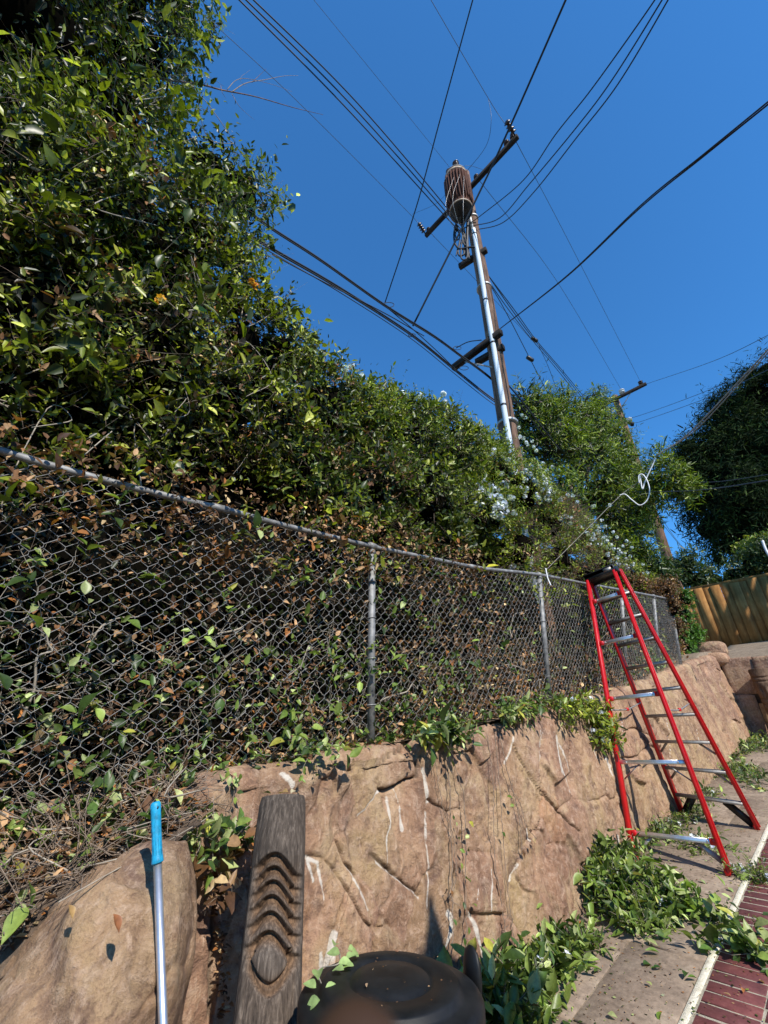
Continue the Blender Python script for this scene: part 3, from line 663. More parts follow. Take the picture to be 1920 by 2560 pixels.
for k in range(9):
    t = (k + 1) * .1015 - .02; a = lerp(FL, FLt, t); b = lerp(FR, FRt, t)
    mb = MB(); mb.bar(a + [0, .0, 0], b + [0, .0, 0], .080, .005, up=(0, 0, 1)); mb.bar(a + [0, -.038, -.012], b + [0, -.038, -.012], .004, .028); mb.bar(a + [0, .038, -.012], b + [0, .038, -.012], .004, .028)
    for q in (-.02, 0, .02): mb.bar(a + [0, q, .004], b + [0, q, .004], .006, .003)
    st_ = mb.build('step', M['aludull'], lad)
    if k in (0, 1, 2):
        dd = (b - a) / np.linalg.norm(b - a)
        for s_, q, F0, F1 in ((1, a, FL, FLt), (-1, b, FR, FRt)):
            m2 = MB(); lo = lerp(F0, F1, t - .045 if k else .01); wd_ = .022 if k else .07
            m2.bar(q + dd * s_ * (.13 if k else .17) + [0, 0, -.012], lo + dd * s_ * .012, wd_, .004, up=(0, 1, 0)); m2.build('step_brace', M['aludull'] if k else M['black'], st_)
# corner gussets on the near bottom bar and the fourth bar
for tb, lw in ((tfor(NL, NLt, 2082), .045), (tfor(NL, NLt, 1905), .02)):
    a = lerp(NL, NLt, tb); b = lerp(NR, NRt, tb); dd = (b - a) / np.linalg.norm(b - a); lo = max(tb - .055, .012)
    for s_, q, F0, F1 in ((1, a, NL, NLt), (-1, b, NR, NRt)):
        m2 = MB(); lw_ = .05 if lw > .03 else .014; p1 = q + dd * s_ * (.17 - lw_) + [0, .014, -.016]; p2 = q + dd * s_ * .17 + [0, .014, -.016]; p3 = lerp(F0, F1, lo) + dd * s_ * .014 + [0, .014, 0]; p4 = lerp(F0, F1, lo + .022 * (lw_ / .05)) + dd * s_ * .014 + [0, .014, 0]
        V = np.array([p1, p2, p3, p4, p1 + [0, .004, 0], p2 + [0, .004, 0], p3 + [0, .004, 0], p4 + [0, .004, 0]]); m2.add(V, [np.array([[0, 1, 2, 3], [7, 6, 5, 4], [0, 4, 5, 1], [1, 5, 6, 2], [2, 6, 7, 3], [3, 7, 4, 0]])]); m2.build('gusset', M['aludull'], lad)
# side spreaders joining near and far rails
for a, b, c_, d_ in ((NL, NLt, FL, FLt), (NR, NRt, FR, FRt)):
    p = lerp(a, b, tfor(a, b, 1775)); q = lerp(c_, d_, tfor(c_, d_, 1757)); m = (p + q) / 2 + [0, 0, -.03]
    mb = MB(); mb.tube(spline([p, m, q], 6), .007, 6); sp = mb.build('spreader', M['aludull'], lad, True)
    m2 = MB(); m2.box(m, (.02, .05, .03), bev=.004); m2.build('spreader_hinge', M['red'], sp)
capc = (NLt + NRt + FLt + FRt) / 4; dd = (NRt - NLt); dd /= np.linalg.norm(dd)
mb = MB(); rotm = np.stack([dd, np.cross([0, 0, 1], dd) / np.linalg.norm(np.cross([0, 0, 1], dd)), np.cross(dd, np.cross([0, 0, 1], dd))], 1)
cw = np.linalg.norm(NRt - NLt) + .07
mb.box(capc + [0, 0, .01], (cw, .26, .055), rotm, .008); mb.box(capc + [0, -.12, .0], (cw, .02, .085), rotm, .004); mb.box(capc + [0, .12, .0], (cw, .02, .085), rotm, .004)
cp0 = mb.build('top_cap', M['black'], lad)
m2 = MB(); m2.box(capc + rotm @ np.array([cw * .28, -.131, .0]), (cw * .25, .004, .04), rotm); m2.build('cap_label', M['aludull'], cp0)

# ================================================================== totem log leaning on the wall
def totem():
    T0 = onx(708, 1993, -1.62); B0 = onx(664, 2600, -1.50); d = (B0 - T0); d /= np.linalg.norm(d)
    L = 1.18; Bt = T0 + d * L
    t = empty('totem_log', Bt, 'grey weathered wooden totem log carved with wavy grooves and an eye leaning on the wall', 'totem')
    nrm = np.array([1.62, -1.0, .1]); nrm -= d * (nrm @ d); nrm /= np.linalg.norm(nrm); side = np.cross(nrm, d)  # side: image right?
    if (proj(T0 + side * .05) - proj(T0))[0] < 0: side = -side
    nu, nv = 190, 620; th = np.linspace(0, 2 * math.pi, nu, endpoint=False); v = np.linspace(0, L, nv)
    TH, V_ = np.meshgrid(th, v); rad = np.interp(V_, [0, .1, L], [.080, .086, .108]) * (1 - .05 * np.clip((.02 - V_) / .02, 0, 1))
    sx = np.sin(TH); cz = np.cos(TH)          # cz>0 faces viewer
    u = sx * rad; fr = cz > 0
    # image pixel scale: top at v=0, grooves placed by distance down the log
    def pxv(py): # distance along log for image y
        ds = np.linspace(0, L, 400); yy = proj(T0[None] + nrm * .09 + d[None] * ds[:, None])[:, 1]; return np.interp(py, yy, ds)
    hw = np.interp(V_, [0, L], [.08, .104]); un = u / hw
    wave = lambda un_: .020 * np.cos((un_ + .18) * 2.9) - .004 + .018 * np.clip(un_, 0, 1) * 0 
    carve = np.zeros_like(V_)
    gy = [2147, 2181, 2217, 2255, 2297, 2347]
    for k, py in enumerate(gy):
        c = pxv(py); cv = c - .030 * np.cos(np.clip((un + .22) * 2.3, -3.1, 3.1)) + .016 + .006 * np.clip(un, 0, 1)
        dv = V_ - cv; depth_ = .027 * np.where(dv < 0, np.exp(-(dv / .0035) ** 2), np.exp(-(dv / .020) ** 2))
        lim = np.clip((.97 - np.abs(un)) / .10, 0, 1); carve += depth_ * lim * fr
    ce = pxv(2395); ev = (V_ - ce) / .047; eu = (un + .02) / .80; rr = np.sqrt(ev ** 2 * .8 + .2 * np.abs(ev) + 1e-6) * .9 + eu ** 2 * .95
    er = np.sqrt(ev ** 2 + eu ** 2 * .9)
    carve += (.014 * np.exp(-((rr - 1.05) / .10) ** 2) * (ev > -.35) - .006 * np.clip(1 - er, 0, 1)) * fr
    cu = pxv(2492); cv = cu - .070 * np.abs(un) ** 1.7
    dv = V_ - cv; carve += .015 * np.where(dv > 0, np.exp(-(dv / .004) ** 2), np.exp(-(dv / .022) ** 2)) * np.clip((.9 - np.abs(un)) / .1, 0, 1) * fr * (V_ > ce)
    inner = np.clip((V_ - pxv(2140)) / .03, 0, 1) * np.clip((.88 - np.abs(un)) / .05, 0, 1) * fr
    rad2 = rad - carve - .006 * inner + .0022 * fbm(np.stack([TH * 6, V_ * 5, 0 * V_], -1), 3, 5) + .0012 * fbm(np.stack([TH * 22, V_ * 8, 0 * V_], -1), 2, 6)
    ck = np.exp(-((un - .80) / .02) ** 2) * (V_ > pxv(2200)) * fr; rad2 -= .008 * ck
    P = T0 + d * V_[..., None] + side * (np.sin(TH) * rad2)[..., None] + nrm * (np.cos(TH) * rad2 * .92)[..., None]
    Vv = np.vstack([P.reshape(-1, 3), [T0 - d * -.004], [Bt]]); i = np.arange(nv - 1)[:, None] * nu; j = np.arange(nu)[None]; j2 = (j + 1) % nu
    Fq = np.stack([i + j, i + j2, i + nu + j2, i + nu + j], -1).reshape(-1, 4); jj = np.arange(nu); j2 = (jj + 1) % nu
    F3 = np.concatenate([np.stack([j2, jj, jj * 0 + nv * nu], -1), np.stack([(nv - 1) * nu + jj, (nv - 1) * nu + j2, jj * 0 + nv * nu + 1], -1)])
    rec = np.concatenate([np.clip(carve * 55 + inner * .25 - .1, 0, 1).ravel(), [0, 0]]); o = link('carved_log', npmesh('carved_log', Vv, [Fq, F3], True, {'rec': (rec, 'FLOAT')}), M['totem'], t)
    return t, T0, d, side, nrm
tot, TT, Td, Ts, Tn = totem()

# second totem far right
def totem2():
    base = at3((-1.30, 11.72, gz(11.72))); top = base + [-.12, .22, 1.25]
    t = empty('totem_log', base, 'brown carved totem log with a face leaning on the end wall at the right edge', 'totem')
    nu, nv = 60, 160; th = np.linspace(0, 2 * math.pi, nu, endpoint=False); v = np.linspace(0, 1, nv); TH, V_ = np.meshgrid(th, v)
    d = top - base; side = np.array([1., 0, 0]); nr = np.array([0, -1., .15]); un = np.sin(TH); fr = (np.cos(TH) > 0)
    r = .19 - .01 * V_; car = np.zeros_like(r)
    for c in (.38, .46, .54, .80, .86): car += .02 * np.exp(-((V_ - c - .03 * un ** 2) / .012) ** 2) * fr
    for s_ in (-1, 1): car += .03 * np.exp(-(((V_ - .68) / .05) ** 2 + ((un - s_ * .4) / .18) ** 2)) * fr
    car -= .03 * np.exp(-(((V_ - .62) / .07) ** 2 + (un / .15) ** 2)) * fr
    r = r - car + .008 * fbm(np.stack([TH * 3, V_ * 8, V_ * 0], -1), 3, 4)
    P = base + d * V_[..., None] + side * (np.sin(TH) * r)[..., None] + nr * (np.cos(TH) * r)[..., None]
    Vv = np.vstack([P.reshape(-1, 3), [base], [top]]); i = np.arange(nv - 1)[:, None] * nu; j = np.arange(nu)[None]; j2 = (j + 1) % nu
    Fq = np.stack([i + j, i + j2, i + nu + j2, i + nu + j], -1).reshape(-1, 4); jj = np.arange(nu); j2 = (jj + 1) % nu
    F3 = np.concatenate([np.stack([j2, jj, jj * 0 + nv * nu], -1), np.stack([(nv - 1) * nu + jj, (nv - 1) * nu + j2, jj * 0 + nv * nu + 1], -1)])
    link('carved_log', npmesh('carved_log', Vv, [Fq, F3], True), M['totem2'], t)
totem2()

# ================================================================== extension pole
Pt = onx(396, 2046, -1.60); Pj = onx(394, 2158, -1.585); Pb = onx(412, 2680, -1.50); pd = (Pb - Pj) / np.linalg.norm(Pb - Pj)
Pend = Pj + pd * 1.08
ep = empty('extension_pole', Pend, 'silver aluminium pole with a blue plastic grip standing against the boulder', 'pole')
mb = MB(); mb.tube([Pj - pd * .02, Pend], .0112, 20); mb.build('tube', M['alu'], ep, True)
mb = MB(); ax = -pd; c0 = Pj
mb.lathe(c0, [(.0150, 0), (.0165, .003), (.0152, .010), (.0138, .03), (.0134, .08), (.0140, .125), (.0148, .142), (.0135, .150), (.009, .154)], 24, ax)
gr = mb.build('grip', M['blue'], ep, True)
m2 = MB(); hp = c0 + ax * .137; vw = -hp / np.linalg.norm(hp); rr_ = np.cross(ax, vw); rr_ /= np.linalg.norm(rr_); vv = np.cross(rr_, ax)
hp2 = hp + rr_ * (.004 if (proj(hp + rr_ * .01) - proj(hp))[0] > 0 else -.004)
m2.lathe(hp2 + vv * .0118 * (1 if vv @ vw > 0 else -1), [(.0042, 0), (.0042, .0022)], 14, vv * (1 if vv @ vw > 0 else -1)); m2.build('hanging_hole', M['black'], gr)
for a in (-.7, -.2, .3, .8):
    m2 = MB(); dr = vv * math.cos(a) + rr_ * math.sin(a); dr = dr * (1 if vv @ vw > 0 else -1)
    m2.tube([c0 + ax * .02 + dr * .0141, c0 + ax * .10 + dr * .0138], .0007, 5); m2.build('grip_rib', M['blue'], gr)

# ================================================================== bin
BC = at3((-1.12, 1.105, -.585)); BR = .236
bi = empty('waste_bin', (BC[0], BC[1], gz(BC[1])), 'round black plastic waste bin with a domed lid at the foot of the wall', 'bin')
zb = gz(BC[1])
mb = MB(); mb.lathe((BC[0], BC[1], 0), [(.19, zb), (.205, zb + .02), (.232, BC[2] - .06), (.235, BC[2] - .05), (.235, BC[2] - .01)], 64); mb.build('bin_body', M['binblack'], bi, True)
mb = MB(); prof = [(BR - .006, -.055), (BR, -.05), (BR + .002, -.012), (BR - .004, -.002), (BR - .018, .004), (BR - .045, .006), (BR - .052, .010), (BR - .056, .020), (BR - .062, .023), (BR - .120, .026), (BR - .124, .021), (BR - .132, .020), (BR - .137, .027), (BR - .17, .030), (.04, .033), (.01, .033)]
mb.lathe(BC, prof, 96); lid = mb.build('lid', M['binblack'], bi, True)
def bin_handle(a):
    c, s = math.cos(a), math.sin(a); e = np.array([c, s, 0]); tt = np.array([-s, c, 0]); q = BC + e * (BR - .004) + [0, 0, -.045]
    m2 = MB(); prof = [(.002, -.062), (.024, -.055), (.036, -.035), (.040, 0), (.038, .03), (.028, .055), (.010, .066), (.002, .067)]; m2.lathe((0, 0, 0), prof, 20); V = m2.V[0]; V = q + e * (.020 + V[:, :1] * .38 + .10 * np.clip(V[:, 2:3] + .06, 0, 1) * .5) + tt * V[:, 1:2] + np.array([0, 0, 1.]) * (V[:, 2:3] * 1.05 + .03); m2.V = [V]
    m2.build('handle', M['binblack'], bi, True)
hp = onz(1195, 2470, -.62); aH = math.atan2(hp[1] - BC[1], hp[0] - BC[0]); bin_handle(aH)

# ================================================================== utility poles
def uv_anchor(u, v, **k):
    kk, val = list(k.items())[0]; q = ray(u, v)
    return {'x': onx, 'y': ony, 'z': onz, 'd': ond}[kk](u, v, val)
P1 = np.array([-2.86, 5.84]); toward = -P1 / np.linalg.norm(P1); rightv = np.array([-toward[1], toward[0]]); rightv = rightv if (rightv @ np.array([cy_, sy_])) > 0 else -rightv
up1 = empty('utility_pole', (P1[0], P1[1], gz(P1[1]) + 1.25), 'tall wooden utility pole with a rusty transformer and a pale conduit rising behind the hedge', 'utility pole', 'wooden utility poles along the alley')
zt = 13.3
mb = MB(); zz = np.linspace(gz(P1[1]) + 1.2, zt, 26); mb.tube(np.stack([P1[0] + .012 * np.sin(zz), P1[1] + 0 * zz, zz], -1), np.linspace(.172, .120, 26), 20); mb.build('pole_shaft', M['pole'], up1, True)
def arm(parent, a, b, w_, h_, nm='crossarm', mat='arm'):
    mb = MB(); mb.bar(a, b, w_, h_, bev=.012); return mb.build(nm, M[mat], parent)
def armz(l, r, z): return onz(*l, z), onz(*r, z)
A1, B1 = armz((1064, 590), (1295, 340), 12.5); ta = arm(up1, A1, B1, .10, .13)
A2, B2 = armz((1148, 668), (1217, 624), 9.75); arm(up1, A2, B2, .11, .14)
A3, B3 = armz((1132, 921), (1254, 829), 6.9); la = arm(up1, A3, B3, .11, .14)
A4, B4 = armz((1190, 907), (1260, 867), 6.65); arm(up1, A4, B4, .11, .13)
for a, b, z0 in ((lerp(A4, B4, .9), None, 6.65), (lerp(A2, B2, .85), None, 9.75)):
    mb = MB(); mb.tube([a, (P1[0], P1[1] - .1, z0 - .45)], .014, 6); mb.build('arm_brace', M['aludull'], up1)
mb = MB(); mb.tube([lerp(A3, B3, .25) + [0, 0, -.05], (P1[0], P1[1] - .13, 6.2)], .016, 6); mb.tube([lerp(A1, B1, .3) + [0, 0, -.05], (P1[0], P1[1] - .13, 11.9)], .014, 6); mb.build('arm_brace', M['aludull'], up1)
def insulator(parent, p, s=1.0, mat='insul', n=3, axis=(0, 0, 1)):
    mb = MB(); prof = [(.012 * s, 0), (.012 * s, .04 * s)]
    for k in range(n): h = .04 + .055 * k; prof += [(.055 * s, h * s), (.062 * s, (h + .012) * s), (.03 * s, (h + .03) * s), (.025 * s, (h + .045) * s)]
    mb.lathe(p, prof, 14, axis); return mb.build('insulator', M[mat], parent, True)
up = np.array([0, 0, 1.]); yv = np.array([0, 1., 0])
ArmU = [(A1 + [.12, 0, .07], (0, 0, 1), 1.0, 2), (A1 + [.02, -.05, .05], (0.1, -1, .25), 1.25, 4), (B1 + [-.12, 0, .07], (0, 0, 1), 1.0, 2), (B1 + [-.05, -.05, .05], (.0, -1, .3), 1.4, 4), (lerp(A1, B1, .60) + [0, 0, .07], (0, 0, 1), 1.1, 2), (B1 + [-.28, 0, .07], (0, 0, 1), 1.1, 2)]
for p, a, s_, n in ArmU: insulator(ta, p, s_, 'insul', n, a)
# conduit
c2 = P1 + toward * .195 + rightv * .075
cpts = [np.array([*(P1 + toward * .165 + rightv * .04), 10.85]), np.array([c2[0], c2[1], 10.55])] + [np.array([*(P1 + toward * .20 + rightv * (.075 + .0 * z)), z]) for z in (10.0, 8, 6, 4, 3.0)]
zc0 = onx(1186, 617, P1[0] + toward[0] * .2)[2]
zcon = np.array([gz(5.8) + 1.3, 4, 6, 8, 10, 10.5]); 
CP = np.array([[*(P1 + toward * .200 - rightv * .012), z] for z in zcon[::-1]])
mb = MB(); mb.tube(CP, .046, 18); cd_ = mb.build('conduit', M['conduit'], up1, True)
for z in (10.3, 8.0, 6.75, 5.2):
    m2 = MB(); m2.tube([[*CP[0][:2], z - .02], [*CP[0][:2], z + .02]], .051, 16); m2.build('conduit_strap', M['black'], cd_, True)
mb = MB(); mb.tube([[*(P1 + toward * .14 + rightv * -.06), 11.6], [*(P1 + toward * .17 + rightv * -.03), 10.6]], .03, 10); mb.build('riser_cover', M['white'], up1, True)
# transformer
dT = math.hypot(*P1) - .50; top = ond(1147, 440, dT); bot = ond(1153, 530, dT - .06); TC = np.array([bot[0], bot[1], 0]); zb_, zt_ = bot[2], top[2] - .15
tr = empty('transformer', (TC[0], TC[1], zb_), 'rusty brown finned transformer can hanging on the tall utility pole', 'transformer')
mb = MB(); mb.lathe(TC, [(.06, zb_ + .012), (.25, zb_), (.255, zb_ + .01), (.255, zt_ - .05), (.262, zt_), (.22, zt_ + .06), (.10, zt_ + .09), (.02, zt_ + .10)], 40); mb.build('tank', M['rust'], tr, True)
for za, zb2 in ((zb_ + .005, zb_ + .05), (zt_ - .10, zt_ - .02)):
    mb = MB(); mb.lathe(TC, [(.258, za), (.268, za + .008), (.268, zb2 - .008), (.258, zb2)], 40); mb.build('rim_band', M['cream'], tr, True)
mb = MB(); mb.lathe(TC, [(.005, zb_ - .008), (.245, zb_ - .004), (.245, zb_ + .004)], 32); mb.build('tank_bottom', M['black'], tr)  # black disc puts the shade of the underside into the colour
Hh_ = zt_ - zb_
for k in range(26):
    a = 2 * math.pi * k / 26; e = np.array([math.cos(a), math.sin(a), 0]); r0 = .245; l0 = zb_ + .10 + .03 * (k % 3); l1 = zt_ - .08 - .05 * (k % 2)
    mb = MB(); tt = np.array([-e[1], e[0], 0]); V = [];
    for (rr_, zz_) in ((r0, l0), (r0 + .065, l0 + .12), (r0 + .065, l1 - .10), (r0, l1)):
        for s_ in (-.011, .011): V.append(TC + e * rr_ + tt * s_ + [0, 0, zz_])
    mb.add(V, [np.array([[0, 2, 3, 1], [2, 4, 5, 3], [4, 6, 7, 5], [0, 1, 7, 6]]), np.array([[0, 6, 4, 2], [1, 3, 5, 7]])]); mb.build('cooling_fin', M['rust'], tr)
for dx, dy, s_ in ((-.12, -.08, 1.3), (.10, -.10, 1.3), (-.18, .12, 1)):
    insulator(tr, (TC[0] + dx, TC[1] + dy, zt_ + .07), s_, 'insul', 4)
mb = MB(); mb.lathe(TC, [(.27, zt_ + .0), (.27, zt_ + .02)], 40, cap=True); mb.build('lid_band', M['galv'], tr, True)
for k, (u0, v0, um, vm, u1, v1) in enumerate([(1135, 440, 1114, 520, 1142, 585), (1150, 436, 1132, 500, 1156, 590), (1160, 440, 1158, 520, 1160, 600)]):
    m2 = MB(); m2.tube(spline([ond(u0, v0, dT - .36), ond(um, vm, dT - .40), ond(u1, v1, dT + .1)], 8), .0038, 5); m2.build('lead_wire', M['aludull'], tr, True)
for s_ in (-.25, .25):
    m2 = MB(); m2.bar((TC[0], TC[1], (zt_ + zb_) / 2 + s_ * 1.5), (P1[0], P1[1], (zt_ + zb_) / 2 + s_ * 1.5), .06, .10, bev=.005); m2.build('mounting_bracket', M['aludull'], tr)
# tangle of leads under the transformer
for k, (pts, r_) in enumerate([([(1140, 560), (1135, 585), (1138, 610), (1150, 622), (1175, 618), (1187, 618)], .022), ([(1150, 600), (1145, 630), (1150, 640), (1160, 635), (1158, 620)], .020), ([(1150, 545), (1160, 580), (1165, 640)], .03),
      ([(1155, 600), (1152, 640), (1160, 650), (1168, 640), (1166, 600)], .018), ([(1140, 568), (1160, 590), (1175, 640)], .014), ([(1170, 540), (1168, 600), (1172, 650)], .035), ([(1150, 580), (1175, 560), (1190, 556)], .012), ([(1140, 640), (1146, 615), (1160, 600)], .012),
      ([(1143, 575), (1150, 590), (1143, 600), (1138, 585), (1143, 575)], .016), ([(1160, 570), (1156, 600), (1163, 615)], .022)]):
    m2 = MB(); m2.tube(spline([ond(u, v, 6.5 - .28 + .02 * (k % 3)) for u, v in pts], 7), r_, 7); m2.build('service_lead', M['cable'], up1, True)
mb = MB(); q = ond(1140, 570, 6.2); mb.box(q, (.09, .09, .10), bev=.02); mb.build('splice_box', M['black'], up1)
for z, s_ in ((8.6, .16), (4.9, .18), (11.2, .14)):
    mb = MB(); mb.lathe((P1[0], P1[1], z), [(s_ + .001, 0), (s_ + .006, .005), (s_ + .006, .045), (s_ + .001, .05)], 20); mb.build('pole_band', M['aludull'], up1)

P2 = np.array([-24 * math.sin(R(11.1)), 24 * math.cos(R(11.1))])
up2 = empty('utility_pole', (P2[0], P2[1], gz(23)), 'far wooden utility pole with a crossarm seen over the leafy tree', 'utility pole', 'wooden utility poles along the alley')
mb = MB(); mb.tube([(P2[0], P2[1], gz(23) - .2), (P2[0], P2[1], 17.9)], [.27, .17], 16); mb.build('pole_shaft', M['pole'], up2, True)
zA = 17.45; Bq = onz(1616, 959, zA); Aq = np.array([2 * P2[0] - Bq[0], Bq[1] + .1, zA]); a2 = arm(up2, Aq, Bq, .14, .17)
mb = MB(); mb.tube([lerp(Aq, Bq, .78), (P2[0], P2[1] - .2, 16.6)], .025, 6); mb.build('arm_brace', M['aludull'], up2)
insulator(a2, lerp(Aq, Bq, .64) + [0, 0, .09], 2.6, 'insulpale', 2); insulator(a2, lerp(Aq, Bq, .93) + [0, 0, .09], 2.0, 'insul', 2); insulator(a2, lerp(Aq, Bq, .08) + [0, 0, .09], 2.0, 'insul', 2)
q0 = ond(1557, 1046, 23.6); q1 = ond(1582, 1062, 22.9); a3 = arm(up2, q0, q1, .14, .18, 'bracket_arm')
insulator(a3, lerp(q0, q1, .8) + [0, 0, .08], 2.2, 'insulpale', 2)

# ================================================================== overhead cables
def cable(pts, r, label, mat='cable', group='overhead lines above the yard', n=10, name='overhead_cable', cat='cable'):
    P = [p if isinstance(p, np.ndarray) else uv_anchor(p[0], p[1], **{p[2]: p[3]}) for p in pts]
    sp = spline(P, n); mb = MB(); mb.tube(sp - sp[0], r, 6); o = mb.build(name, M[mat], None, True); o.location = tuple(sp[0]); tag(o, label, cat, group); return o, sp
z_s = 10.7
for k, (u0, u1, v1) in enumerate(((588, 1120, 548), (604, 1128, 545), (622, 1136, 543))):
    cable([(u0 - 60, -70, 'x', -3.02 + .07 * k), (860 + 16 * k, 264 - 4 * k, 'x', -3.0 + .07 * k), (u1, v1, 'x', -2.98 + .06 * k), (1165, 590, 'd', 6.35)], .011, ['lowest', 'middle', 'uppermost'][k] + ' of the three parallel black lines from the upper left to the transformer')
for k, L in enumerate(([(1171, 560), (1203, 538), (1308, 451), (1389, 336), (1481, 220), (1637, 0), (1660, -50)], [(1176, 566), (1249, 545), (1322, 462), (1440, 320), (1530, 200), (1655, 0), (1680, -50)], [(1183, 576), (1258, 556), (1335, 480), (1440, 346), (1545, 210), (1670, 0), (1692, -50)])):
    zz_ = [10.7, 10.5, 9.9, 9.4, 9.1, 8.9, 8.9]
    cable([(u, v, 'z', z) for (u, v), z in zip(L, zz_)], .0105, ['left', 'middle', 'right'][k] + ' of the three sagging black lines curving to the upper right corner')
cable([(1430, -36, 'z', 9.6), (1278, 310, 'z', 9.0), (1187, 505, 'z', 8.3), (1032, 815, 'z', 6.6)], .017, 'thick black line running from the top past the transformer down to the lower bundle', 'cable')
cable([(1190, -30, 'z', 9.4), (1100, 300, 'z', 8.6), (1040, 520, 'z', 7.8), (962, 758, 'z', 6.9)], .010, 'black service line from the top centre down to the upper bundle', 'cable')
cable([(740, -55, 'x', -3.1), (960, 215, 'x', -3.1), (1135, 432, 'x', -3.05)], .0042, 'thin grey wire from the top to the head of the transformer', 'finecable')
cable([(1060, -30, 'x', -1.5), (1221, 246, 'x', -1.5), (1264, 312, 'x', -1.45)], .006, 'thin grey wire from the top to the right end of the crossarm', 'finecable')
cable([(480, 10, 'x', -4.5), (740, 250, 'x', -4.5), (1014, 524, 'x', -4.5), (1052, 566, 'x', -4.42)], .006, 'thin grey wire passing behind the dead branch to the left end of the crossarm', 'finecable')
e1 = lerp(Aq, Bq, .93) + [0, 0, .45]; e2 = lerp(Aq, Bq, .64) + [0, 0, .45]; e0 = lerp(Aq, Bq, .08) + [0, 0, .45]
cable([B1 + [-.1, .05, .15], (1420, 600, 'y', 12.0), e1], .008, 'thin wire from the crossarm end to the far pole arm end', 'finecable')
cable([lerp(A1, B1, .6) + [0, 0, .2], (1400, 715, 'y', 13.5), e2], .008, 'thin wire from the crossarm middle to the pale insulator of the far pole', 'finecable')
cable([A1 + [.1, .05, .15], (1210, 722, 'y', 10.5), (1340, 862, 'y', 14.0), e0], .008, 'thin wire from the left crossarm end down behind the pole', 'finecable')
cable([(1221, 247, 'x', -1.5), (1228, 300, 'z', 12.2), (1215, 365, 'z', 12.0), (1163, 433, 'd', 5.9)], .005, 'looped jumper wire hanging from the right line to the transformer', 'finecable')
cable([(1128, 425, 'd', 5.9), (1170, 414, 'd', 6.2), (1210, 425, 'd', 6.3)], .004, 'short pale jumper wire from the transformer to the crossarm', 'finecable')
cable([(1030, 536, 'x', -4.45), (1085, 512, 'd', 6.3), (1115, 486, 'd', 5.9)], .004, 'short jumper wire from the left line to the transformer', 'finecable')
yb = 5.6
def bundle(L, offs_, r, lab, g='comm bundles'):
    for k, (o, rr_) in enumerate(offs_):
        cable([(u + o[0], v + o[1], kk, val) for u, v, kk, val in L], rr_, lab[k], 'cable', group='dark telephone cables from the left to the pole')
bundle([(560, 480, 'x', -3.3), (665, 562, 'x', -3.3), (800, 650, 'x', -3.3), (962, 764, 'x', -3.28), (1080, 838, 'x', -3.25), (1145, 885, 'x', -3.2), (1225, 945, 'x', -3.05), (1290, 1010, 'x', -3.05)], [((0, -2), .016), ((3, 4), .010)], 0,
       ['thick upper dark telephone cable from the hedge to the lower crossarm', 'thin strand hugging the upper telephone cable'])
bundle([(600, 575, 'x', -3.75), (695, 632, 'x', -3.75), (850, 722, 'x', -3.75), (1026, 836, 'x', -3.75), (1132, 921, 'x', -3.72), (1212, 985, 'x', -3.5), (1262, 1020, 'x', -3.3)], [((0, -3), .016), ((2, 3), .013), ((-2, 8), .008)], 0,
       ['thick lower dark telephone cable from the hedge to the crossarm end', 'second thick telephone cable just under the lower one', 'thin strand under the lower telephone cables'])
cable([(680, 636, 'x', -3.7), (800, 700, 'x', -3.6), (960, 782, 'x', -3.4), (1060, 840, 'x', -3.4)], .009, 'thin cable crossing between the two telephone bundles')
cable([(975, 775, 'x', -3.28), (1040, 830, 'x', -3.4), (1100, 885, 'x', -3.6), (1150, 935, 'x', -3.6)], .009, 'thin cable dipping from the upper bundle to the lower bundle')
for c, rp_, lb_ in (((972, 762), 12, 'slack wire loop at the foot of the service line on the upper bundle'), ((1030, 838), 8, 'small wire loop where the thick line meets the lower bundle'), ((1143, 870), 9, 'small wire loop beside the lower crossarm'), ((1160, 920), 10, 'drooping wire loop under the lower crossarm end')):
    th = np.linspace(0, 2 * math.pi, 14); cable([(c[0] + rp_ * 1.1 * math.cos(t), c[1] + rp_ * .5 * math.sin(t), 'x', -3.4) for t in th], .006, lb_, n=3, group='slack loops on the telephone bundles')
cable([(1140, 870, 'd', 6.5), (1170, 855, 'd', 6.4), (1204, 850, 'd', 6.3)], .010, 'short dark tie cable between the bundle and the pole')
cable([(1235, 925, 'd', 6.6), (1290, 985, 'd', 7.2), (1365, 1080, 'd', 8.4), (1400, 1125, 'd', 9.0)], .016, 'dark cable continuing from the pole down into the leafy tree')
cable([(1235, 935, 'd', 6.6), (1290, 1000, 'd', 7.2), (1362, 1092, 'd', 8.4)], .010, 'thinner cable below the one going into the leafy tree')
for k, (dx, r_) in enumerate(((0, .012), (6, .012), (-8, .011))):
    cable([(1208 + dx * .3, 670 + k * 5, 'd', 6.5), (1280 + dx, 775, 'd', 8.5), (1336 + dx * .7, 850, 'd', 10.5), (1400 + dx * .8, 925, 'd', 13.0), (1460 + dx, 1000, 'd', 15.5)], r_, ['middle', 'right', 'left'][k] + ' of the three lines running down from the pole to the leafy tree', group='lines from pole to leafy tree')
cable([(1206, 680, 'd', 6.5), (1262, 775, 'd', 8.2), (1325, 897, 'd', 10.0), (1378, 1000, 'd', 12)], .010, 'lone line carrying a black splice left of the three lines', group='lines from pole to leafy tree')
cable([(1345, 860, 'd', 10.5), (1370, 915, 'd', 11), (1392, 975, 'd', 12)], .007, 'thin line hanging below the right splice box', group='lines from pole to leafy tree')
